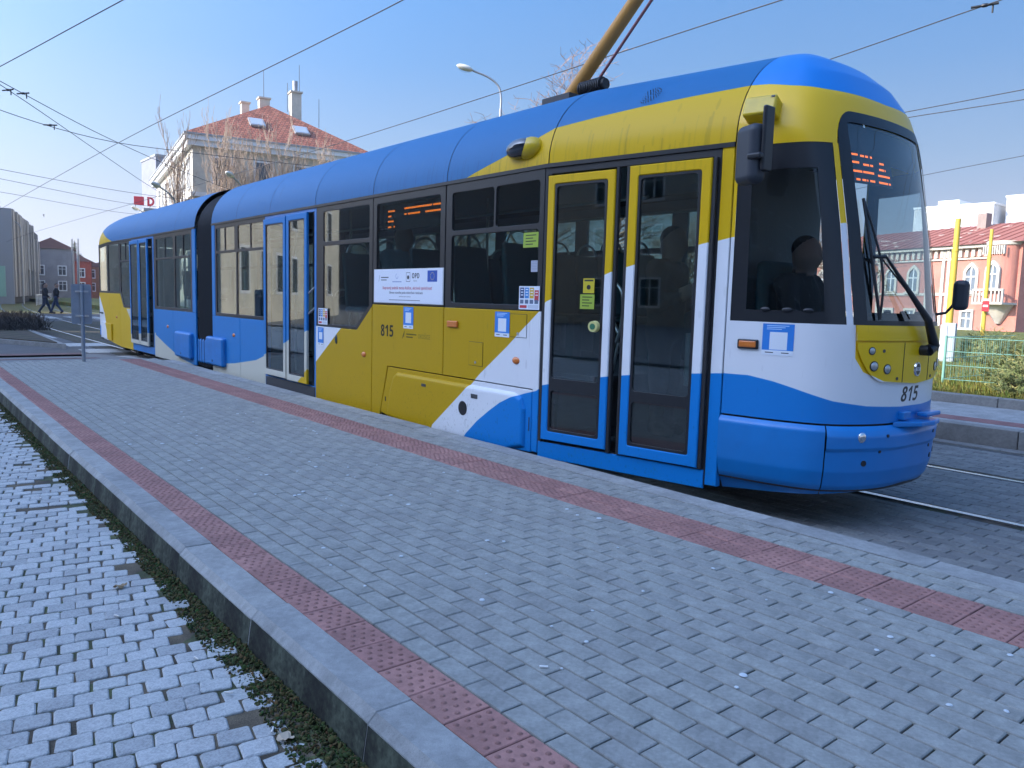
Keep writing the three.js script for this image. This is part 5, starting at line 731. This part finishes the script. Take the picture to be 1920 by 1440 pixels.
// ---------- overhead wires ----------
{
  const wm = mat([.035, .037, .042], .6);
  const wire = (label, pts, r = .009, group = 'overhead wires') => { const o = add(scene, 'overhead_wire', tube(pts.map((p) => V(...p)), r, 40, 5), wm); return tag(o, label, 'wire', group); };
  wire('contact wire running above the tram', [[8, 5, -1.25], [-8.9, 4.98, -1.12], [-20.3, 5, -.8], [-34, 5, -.65], [-48, 5, -.6], [-70, 5.05, -.9]], .008); wire('contact wire above the far track, passing behind the pantograph', [[8, 5, -4.4], [-5.7, 5, -4.55], [-16.7, 5, -4.8], [-34.4, 5, -4.6], [-63.5, 5, -4.2], [-90, 5.1, -4.6]], .008);
  wire('upper wire crossing the sky above the platform end', [[-6, 5.6, -.2], [-13.2, 5.6, 1.1], [-18.9, 5.6, 2.1], [-30, 5.7, 4]]); wire('wire with an insulator leaving the tram roof front', [[2, 5.6, -6.6], [-4.5, 5.6, -8.1], [-7.5, 5.6, -8.9], [-22, 5.8, -12.6]]);
  wire('upper one of two close wires beside the windscreen', [[4, 5.2, -10.8], [-5.3, 5.2, -11.6], [-7.4, 5.2, -11.8], [-24, 5.3, -13.3]]); wire('lower one of two close wires beside the windscreen', [[4, 5.17, -11.9], [-5.5, 5.17, -12.2], [-7.5, 5.17, -12.15], [-24, 5.2, -12.6]]);
  wire('span wire sloping down to the red villa', [[2, 5.7, -16], [-8.1, 5.6, -20.3], [-11.2, 5.6, -21.7], [-26, 5.5, -28.6]]); wire('span wire meeting the contact wire at a hanger', [[-14, 5.8, 6], [-20.3, 5.6, 1.9], [-25.4, 5.55, -1.4], [-34, 5.6, -8], [-44, 6.4, -16]]);
  wire('span wire running to the gable of the tiled roof house', [[-18, 5.6, 5], [-22.3, 5.4, 1.8], [-24.2, 5.35, -.8], [-25.2, 5.5, -3.2], [-30, 6.6, -15]]); wire('steep span wire crossing below the hanger', [[-16, 5.7, 4.4], [-20.6, 5.6, 1.9], [-27.9, 5.55, -1.5], [-35.7, 5.6, -5], [-50, 6, -11.4]]);
  wire('thin span wire over the crossing', [[-32, 5.6, 4], [-34.2, 5.5, .6], [-37.7, 5.5, -5.2], [-42, 6, -12]]); wire('second thin span wire over the crossing', [[-34.6, 5.6, 4], [-37.2, 5.5, .3], [-42.5, 5.5, -6.2], [-46, 6, -11]]); wire('third thin span wire over the crossing', [[-39.8, 5.6, 4], [-42.4, 5.5, -.3], [-47.6, 5.5, -6.8], [-51, 6, -11]]);
  const cl = (x, y, z, a, l) => { const o = add(scene, 'wire_clamp', [new THREE.CylinderGeometry(.018, .018, .34, 8).rotateZ(Math.PI / 2), new THREE.SphereGeometry(.04, 8, 6).scale(1.6, .7, .7), bar(V(.1, 0, 0), V(.1, -.12, 0), .012)], M.black); o.position.set(x, y, z); o.rotation.y = a; tag(o, l, 'insulator', 'wire insulators'); };
  cl(-4.75, 5.6, -8.16, .26, 'dark insulator in the wire leaving the tram roof front'); cl(-23.2, 5.37, .6, .9, 'dark insulator in the span wire to the gable'); cl(-21, 5.59, 1.45, .6, 'small insulator in the span wire above the hanger'); cl(-20.9, 5.59, 1.75, .5, 'small insulator in the steep span wire'); cl(-47, 5.0, -2.6, 0, 'clamp on the contact wire over the crossing');
}
// ---------- shrubs and far things ----------
function evergreen(label, group, pos, R, H, n, seed, cols, name = 'evergreen_shrub') {
  const r = rng(seed), P = [], C = [], t = thing(name, label, 'shrub', group, pos), tw = new Twigs();
  for (let i = 0; i < n; i++) {
    const az = r() * 6.283, k = Math.sqrt(r()), el = Math.acos(1 - r()) , lobe = .75 + .25 * Math.sin(az * 3 + seed) , o = V(Math.cos(az) * Math.sin(el) * R * lobe, Math.cos(el) * H * lobe, Math.sin(az) * Math.sin(el) * R * lobe).multiplyScalar(.45 + .55 * k), d = V(Math.cos(az) * .8 + jit(r, .4), .55 + jit(r, .4), Math.sin(az) * .8 + jit(r, .4)).normalize(), L = .13 + r() * .14, c = cols[Math.floor(r() * cols.length)], v = .75 + r() * .5;
    o.y = Math.max(o.y, .03);
    if (i % 5 === 0) tw.seg(o.clone().multiplyScalar(.2), o, .012, .006, 3);
    for (let q = 0; q < 15; q++) { const s = q / 15, b = o.clone().addScaledVector(d, L * s), w = V(jit(r, 1), jit(r, 1), jit(r, 1)).addScaledVector(d, .6).normalize(), e = b.clone().addScaledVector(w, .055 + .02 * r()), u = w.clone().cross(d).normalize().multiplyScalar(.0065); P.push(b.x - u.x, b.y - u.y, b.z - u.z, b.x + u.x, b.y + u.y, b.z + u.z, e.x, e.y, e.z); for (let z = 0; z < 3; z++) C.push(c[0] * v, c[1] * v, c[2] * v); }
  }
  const g = new THREE.BufferGeometry(); g.setAttribute('position', new THREE.Float32BufferAttribute(P, 3)); g.setAttribute('color', new THREE.Float32BufferAttribute(C, 3)); g.computeVertexNormals();
  add(t, 'foliage', g, mat([1, 1, 1], .8, { vertexColors: true, side: THREE.DoubleSide })); add(t, 'stem', tw.geo(), bark); return t;
}
{
  const gr = [[.15, .19, .06], [.19, .22, .07], [.10, .13, .045], [.30, .28, .10]];
  evergreen('spreading juniper shrub nearest the fence corner', 'evergreen shrubs', [-4.45, .07, -10.7], .8, .6, 1200, 4, gr); evergreen('taller dark juniper rising above the green fence', 'evergreen shrubs', [-3.6, .07, -10.1], .95, 1.25, 2000, 9, gr); const s3 = evergreen('low spreading juniper on the grass edge by the kerb', 'evergreen shrubs', [-3.95, .07, -9.0], .55, .62, 900, 14, gr);
  for (const [x, z, s, l] of [[-8.5, -11.5, 1.5, 'rounded evergreen seen through the front tram door'], [-11, -12.6, 1.9, 'evergreen shrub seen through the tram windows'], [-14, -13, 2.1, 'large evergreen shrub behind the tram'], [-18, -12.5, 1.8, 'evergreen shrub behind the middle of the tram'], [-7.2, -16.8, 1.0, 'small evergreen beside the utility cabinet']]) { const c = copyOf(s3, [x, .07, z], s * 3, l); c.scale.setScalar(s * 1.25); }
  // far end of the street
  const hall = thing('panelled_hall', 'modern hall clad in tall grey panels at the street end', 'building', null, [-79.5, 0, -4.9], Math.atan2(-(-10.9 + 4.9), -(109 - 79.5))); const pm = [rough([.50, .47, .44], MAP.plaster), rough([.40, .38, .36], MAP.plaster), rough([.56, .53, .50], MAP.plaster)], r = rng(2);
  add(hall, 'wall', box(0, 32, -.3, 7.6, -14, -.2), M.darkGrey); for (let i = 0; i < 22; i++) add(hall, 'panel', box(i * 1.4 + .05, i * 1.4 + 1.33, i > 3 && i % 4 === 1 ? 3 : .4, 7.9 - (i > 14 ? 1.2 : 0), -.2, jit(r, .12) + .05), pm[Math.floor(r() * 3)]); add(hall, 'end_panel', [box(-.3, 0, -.3, 7.9, -14, 0)], mat([.30, .31, .33], .6)); for (const i of [5, 9, 13]) add(hall, 'shop_window', box(i * 1.4, i * 1.4 + 1.4, .3, 2.9, -.15, -.05), mat([.12, .16, .17], .1)); add(hall, 'end_window', [box(-.36, -.3, .4, 3, -2.4, -.6)], mat([.3, .5, .4], .3)); add(hall, 'barrier', [box(-6, 14, .62, .68, 1.95, 2.0), ...Array.from({ length: 14 }, (_, i) => box(-6 + i * 1.5, -5.95 + i * 1.5, -.2, .68, 1.95, 2.0))], M.white);
  const houses = [[-118, -13.5, 5, 6.4, [.40, .38, .38], 'pale grey house beyond the panelled hall'], [-128, -17.5, 5, 5.2, [.52, .12, .07], 'small red house at the end of the street'], [-134, -20, 6, 4.6, [.50, .26, .14], 'low orange house beside the far spruce'], [-150, -28, 9, 5.2, [.42, .22, .16], 'brownish house behind the far spruce']];
  for (const [x, z, w, hh, c, l] of houses) { const b = thing('far_house', l, 'building', 'houses at the street end', [x, 0, z], Math.PI / 2 - .2); add(b, 'wall', metreUV(box(-w / 2, w / 2, -.3, hh, -5, 0), 3), rough(c, MAP.plaster)); const g = new THREE.ExtrudeGeometry(shapeOf([[-w / 2 - .3, hh], [w / 2 + .3, hh], [0, hh + 1.4]]), { depth: 5.4, bevelEnabled: false }).translate(0, 0, -5.2); add(b, 'roof', g, mat([.22, .12, .10], .85)); facadeWindows(b, [[-1.3, 1, .8, 1.1], [1.2, 1, .8, 1.1], [-1.3, 3, .8, 1.1], [1.2, 3, .8, 1.1]]); }
  const hillG = new THREE.SphereGeometry(1, 40, 20); const hl = add(scene, 'wooded_hill', [hillG.clone().scale(170, 21, 90).translate(-520, -3, -150), hillG.clone().scale(120, 13, 70).translate(-560, -3, -30)], rough([.16, .145, .12], MAP.grass)); hl.userData = { kind: 'structure', label: 'wooded hills far beyond the street end' };
  // conifers: drooping whorls of needle sprays
  const conifer = (label, pos, H, R, seed, dark) => { const q = rng(seed), P = [], C = [], t = thing('spruce', label, 'tree', 'far conifers', pos), tk = new Twigs(); tk.seg(V(0, -.3, 0), V(0, H, 0), R * .07, .03, 7); for (let i = 0; i < 900; i++) { const k = Math.pow(q(), .8), y = H * (.06 + .93 * k), len = R * (1 - k) * (.65 + .5 * q()) + .15, az = q() * 6.283; for (let j = 0; j < 9; j++) { const s = (j + .5) / 9, x = Math.cos(az) * len * s, z = Math.sin(az) * len * s, yy = y - len * .32 * s * s + .15 * s, w = len * .16 * (1 - s * .5), a2 = q() * 6.283; P.push(x + Math.cos(a2) * w, yy, z + Math.sin(a2) * w, x - Math.cos(a2) * w, yy - w * .3, z - Math.sin(a2) * w, x + Math.cos(az) * w * 1.6, yy - w * .7, z + Math.sin(az) * w * 1.6); const v = dark * (.7 + .6 * q()); for (let c = 0; c < 3; c++) C.push(.075 * v, .10 * v, .06 * v); } } const g = new THREE.BufferGeometry(); g.setAttribute('position', new THREE.Float32BufferAttribute(P, 3)); g.setAttribute('color', new THREE.Float32BufferAttribute(C, 3)); g.computeVertexNormals(); add(t, 'trunk', tk.geo(), bark); add(t, 'crown', g, mat([1, 1, 1], .9, { vertexColors: true, side: THREE.DoubleSide })); };
  conifer('pointed spruce standing alone at the end of the street', [-147.8, 0, -21.4], 9.2, 3.6, 5, 1.3); conifer('smaller spruce before the low orange house', [-138, 0, -15.2], 6.2, 2.6, 6, 1.2); conifer('dark pine rising behind the grey panelled hall', [-118, 0, -7.6], 12.5, 4.5, 7, .8); conifer('second dark pine behind the grey panelled hall', [-116, 0, -5.4], 12.3, 4.2, 8, .8);
  for (const [x, z, h2, l] of [[-96, -12.2, 6.5, 'thin grey pole before the spruce'], [-104, -14.2, 7, 'thin grey pole past the panelled hall'], [-112, -15.5, 7, 'far thin pole at the street bend']]) { const p = thing('street_pole', l, 'pole', 'thin poles along the far street', [x, 0, z]); add(p, 'pole', bar(V(0, -.2, 0), V(0, h2, 0), .11, .08, 8), M.galv); add(p, 'cap', new THREE.SphereGeometry(.1, 8, 6).translate(0, h2, 0), M.galv); }
}
// ---------- people ----------
function figure(J, bones, pal, S, c, N = 84) {                   // one continuous surface round a posed skeleton; J: name -> [x, y, z, radius]
  const mc = new MarchingCubes(N, M.black, false, false, 60000), f = mc.field, B = bones.map(([a, b, k]) => { const p = J[a], q = J[b], d = [q[0] - p[0], q[1] - p[1], q[2] - p[2]]; return { p, q, d, l: d[0] ** 2 + d[1] ** 2 + d[2] ** 2 || 1e-9, k }; });
  const dist = (x, y, z, b) => { const t = clamp(((x - b.p[0]) * b.d[0] + (y - b.p[1]) * b.d[1] + (z - b.p[2]) * b.d[2]) / b.l, 0, 1); return Math.hypot(x - b.p[0] - b.d[0] * t, y - b.p[1] - b.d[1] * t, z - b.p[2] - b.d[2] * t) - lerp(b.p[3], b.q[3], t); };
  for (let k = 0; k < N; k++) for (let j = 0; j < N; j++) for (let i = 0; i < N; i++) { const x = c[0] + (i - N / 2) / (N / 2) * S, y = c[1] + (j - N / 2) / (N / 2) * S, z = c[2] + (k - N / 2) / (N / 2) * S; let s = 0; for (const b of B) s += Math.exp(-Math.max(-3, dist(x, y, z, b)) / .018); f[k * N * N + j * N + i] = s > 0 ? .018 * Math.log(s) : -1; }
  mc.isolation = 0; mc.update(); const n = mc.count, P = new Float32Array(n * 3), Nn = new Float32Array(n * 3), C = new Float32Array(n * 3);
  for (let i = 0; i < n; i++) { const x = mc.positionArray[3 * i] * S + c[0], y = mc.positionArray[3 * i + 1] * S + c[1], z = mc.positionArray[3 * i + 2] * S + c[2]; P.set([x, y, z], 3 * i); let best = 9, kk = 0; for (const b of B) { const d = dist(x, y, z, b); if (d < best) { best = d; kk = b.k; } } C.set(pal[kk], 3 * i); }
  const g = new THREE.BufferGeometry(); g.setAttribute('position', new THREE.BufferAttribute(P, 3)); g.setAttribute('color', new THREE.BufferAttribute(C, 3)); g.setAttribute('uv', new THREE.BufferAttribute(new Float32Array(n * 2), 2)); g.computeVertexNormals(); return toCreasedNormals(g, 1.4);
}
const PB2 = [['pel', 'chest', 0], ['hipL', 'hipR', 1], ['shL', 'shR', 0], ['chest', 'neck', 0], ['neck', 'head', 2], ['head', 'crown', 2], ['head', 'nose', 2], ['shL', 'elL', 0], ['elL', 'wrL', 0], ['wrL', 'haL', 2], ['shR', 'elR', 0], ['elR', 'wrR', 0], ['wrR', 'haR', 2], ['hipL', 'knL', 1], ['knL', 'anL', 1], ['anL', 'toL', 3], ['hipR', 'knR', 1], ['knR', 'anR', 1], ['anR', 'toR', 3], ['haL', 'thL', 2], ['haR', 'thR', 2]];
const skinC = [.42, .26, .19];
function person(label, group, pos, turn, J, pal, hair, S = .98, c = [0, .88, 0]) {
  const t = thing('person', label, 'person', group, pos, turn), m = mat([1, 1, 1], .85, { vertexColors: true });
  add(t, 'body', figure(J, PB2, pal, S, c), m); const h = J.crown;
  if (hair) add(t, 'hair', new THREE.SphereGeometry(1, 20, 14, 0, 6.3, 0, 1.75).scale(J.head[3] * 1.10, J.head[3] * 1.06, J.head[3] * 1.08).rotateZ(.75).translate(h[0] - .016, h[1] + .006, h[2]), mat(hair, .9)); return t;
}
{
  const walk = (s, arm) => ({ pel: [0, .94, 0, .135], chest: [.02, 1.28, 0, .15], neck: [.035, 1.47, 0, .06], head: [.055, 1.60, 0, .088], crown: [.045, 1.66, 0, .092], nose: [.135, 1.60, 0, .022], hipL: [0, .9, -.09, .10], hipR: [0, .9, .09, .10], shL: [.01, 1.38, -.17, .075], shR: [.01, 1.38, .17, .075], elL: [-.10 * arm, 1.12, -.23, .055], wrL: [.02, .92, -.2, .04], haL: [.05, .86, -.2, .038], thL: [.085, .87, -.185, .016], elR: [.08 * arm, 1.12, .23, .055], wrR: [.22 * arm, .95, .2, .04], haR: [.26 * arm, .9, .2, .038], thR: [.28 * arm, .93, .185, .016], knL: [.14 * s, .5, -.09, .072], anL: [.28 * s, .09, -.09, .05], toL: [.40 * s + .06, .05, -.09, .04], knR: [-.06 * s, .5, .09, .072], anR: [-.30 * s, .13, .09, .05], toR: [-.22 * s, .05, .09, .04] });
  const dark = [[.018, .019, .024], [.03, .04, .07], skinC, [.015, .015, .015]];
  person('pedestrian in dark coat striding over the crossing, hair uncovered', 'pedestrians on the crossing', [-51.4, -.22, -3.15], Math.PI * .5 - .25, walk(1, 1), dark, [.03, .02, .015]); person('pedestrian in black jacket and blue jeans walking beside the other', 'pedestrians on the crossing', [-51.7, -.22, -3.75], Math.PI * .5 - .2, walk(-1, .6), [[.014, .014, .017], [.04, .06, .12], skinC, [.02, .02, .02]], [.10, .07, .05]);
  const sit = (r = 0) => ({ pel: [0, .10, 0, .145], chest: [-.03, .46, 0, .155], neck: [-.01, .66, 0, .062], head: [.02, .78, 0, .092], crown: [.01, .84, 0, .095], nose: [.105, .775, .0, .022], hipL: [0, .08, -.10, .105], hipR: [0, .08, .10, .105], shL: [-.04, .57, -.18, .078], shR: [-.04, .57, .18, .078], elL: [.08, .32, -.24, .056], wrL: [.30, .28, -.18, .042], haL: [.36, .29, -.16, .04], thL: [.385, .31, -.13, .016], elR: [.08, .32, .24, .056], wrR: [.30, .28, .18, .042], haR: [.36, .29, .16, .04], thR: [.385, .31, .13, .016], knL: [.42, .10, -.11, .078], anL: [.46, -.33, -.11, .052], toL: [.60, -.38, -.11, .04], knR: [.42, .10, .11, .078], anR: [.46, -.33, .11, .052], toR: [.60, -.38, .11, .04] });
  person('driver in dark jacket sitting at the controls in the cab', null, [-3.22, .87, -1.32], 0, sit(), [[.02, .022, .028], [.02, .02, .025], [.34, .22, .17], [.012, .012, .012]], [.025, .02, .018], .82, [.12, .26, 0]);
  person('seated passenger with pale blue hood behind the printed board window', null, [-7.72, 1.14, -.5], 0, sit(), [[.16, .26, .29], [.03, .03, .04], [.34, .22, .17], [.02, .02, .02]], [.012, .012, .012], .82, [.12, .26, 0]);
  const stand = { pel: [0, .94, 0, .15], chest: [.0, 1.28, 0, .17], neck: [.03, 1.48, 0, .064], head: [.05, 1.61, 0, .095], crown: [.045, 1.67, 0, .10], nose: [.135, 1.605, 0, .022], hipL: [0, .9, -.1, .11], hipR: [0, .9, .1, .11], shL: [0, 1.40, -.20, .085], shR: [0, 1.40, .20, .085], elL: [.02, 1.12, -.27, .062], wrL: [.2, 1.15, -.2, .045], haL: [.27, 1.18, -.18, .042], thL: [.29, 1.22, -.16, .017], elR: [.02, 1.12, .27, .062], wrR: [.22, 1.2, .2, .045], haR: [.29, 1.24, .18, .042], thR: [.31, 1.28, .16, .017], knL: [.02, .5, -.1, .08], anL: [0, .09, -.1, .055], toL: [.13, .05, -.1, .042], knR: [.02, .5, .1, .08], anR: [0, .09, .1, .055], toR: [.13, .05, .1, .042] };
  person('standing passenger in dark mottled jacket behind the front door glass', null, [-4.28, .14, -1.0], .25, stand, [[.022, .026, .022], [.015, .016, .02], [.36, .24, .18], [.012, .012, .012]], [.012, .011, .01]);
}
renderer.render(scene, camera);
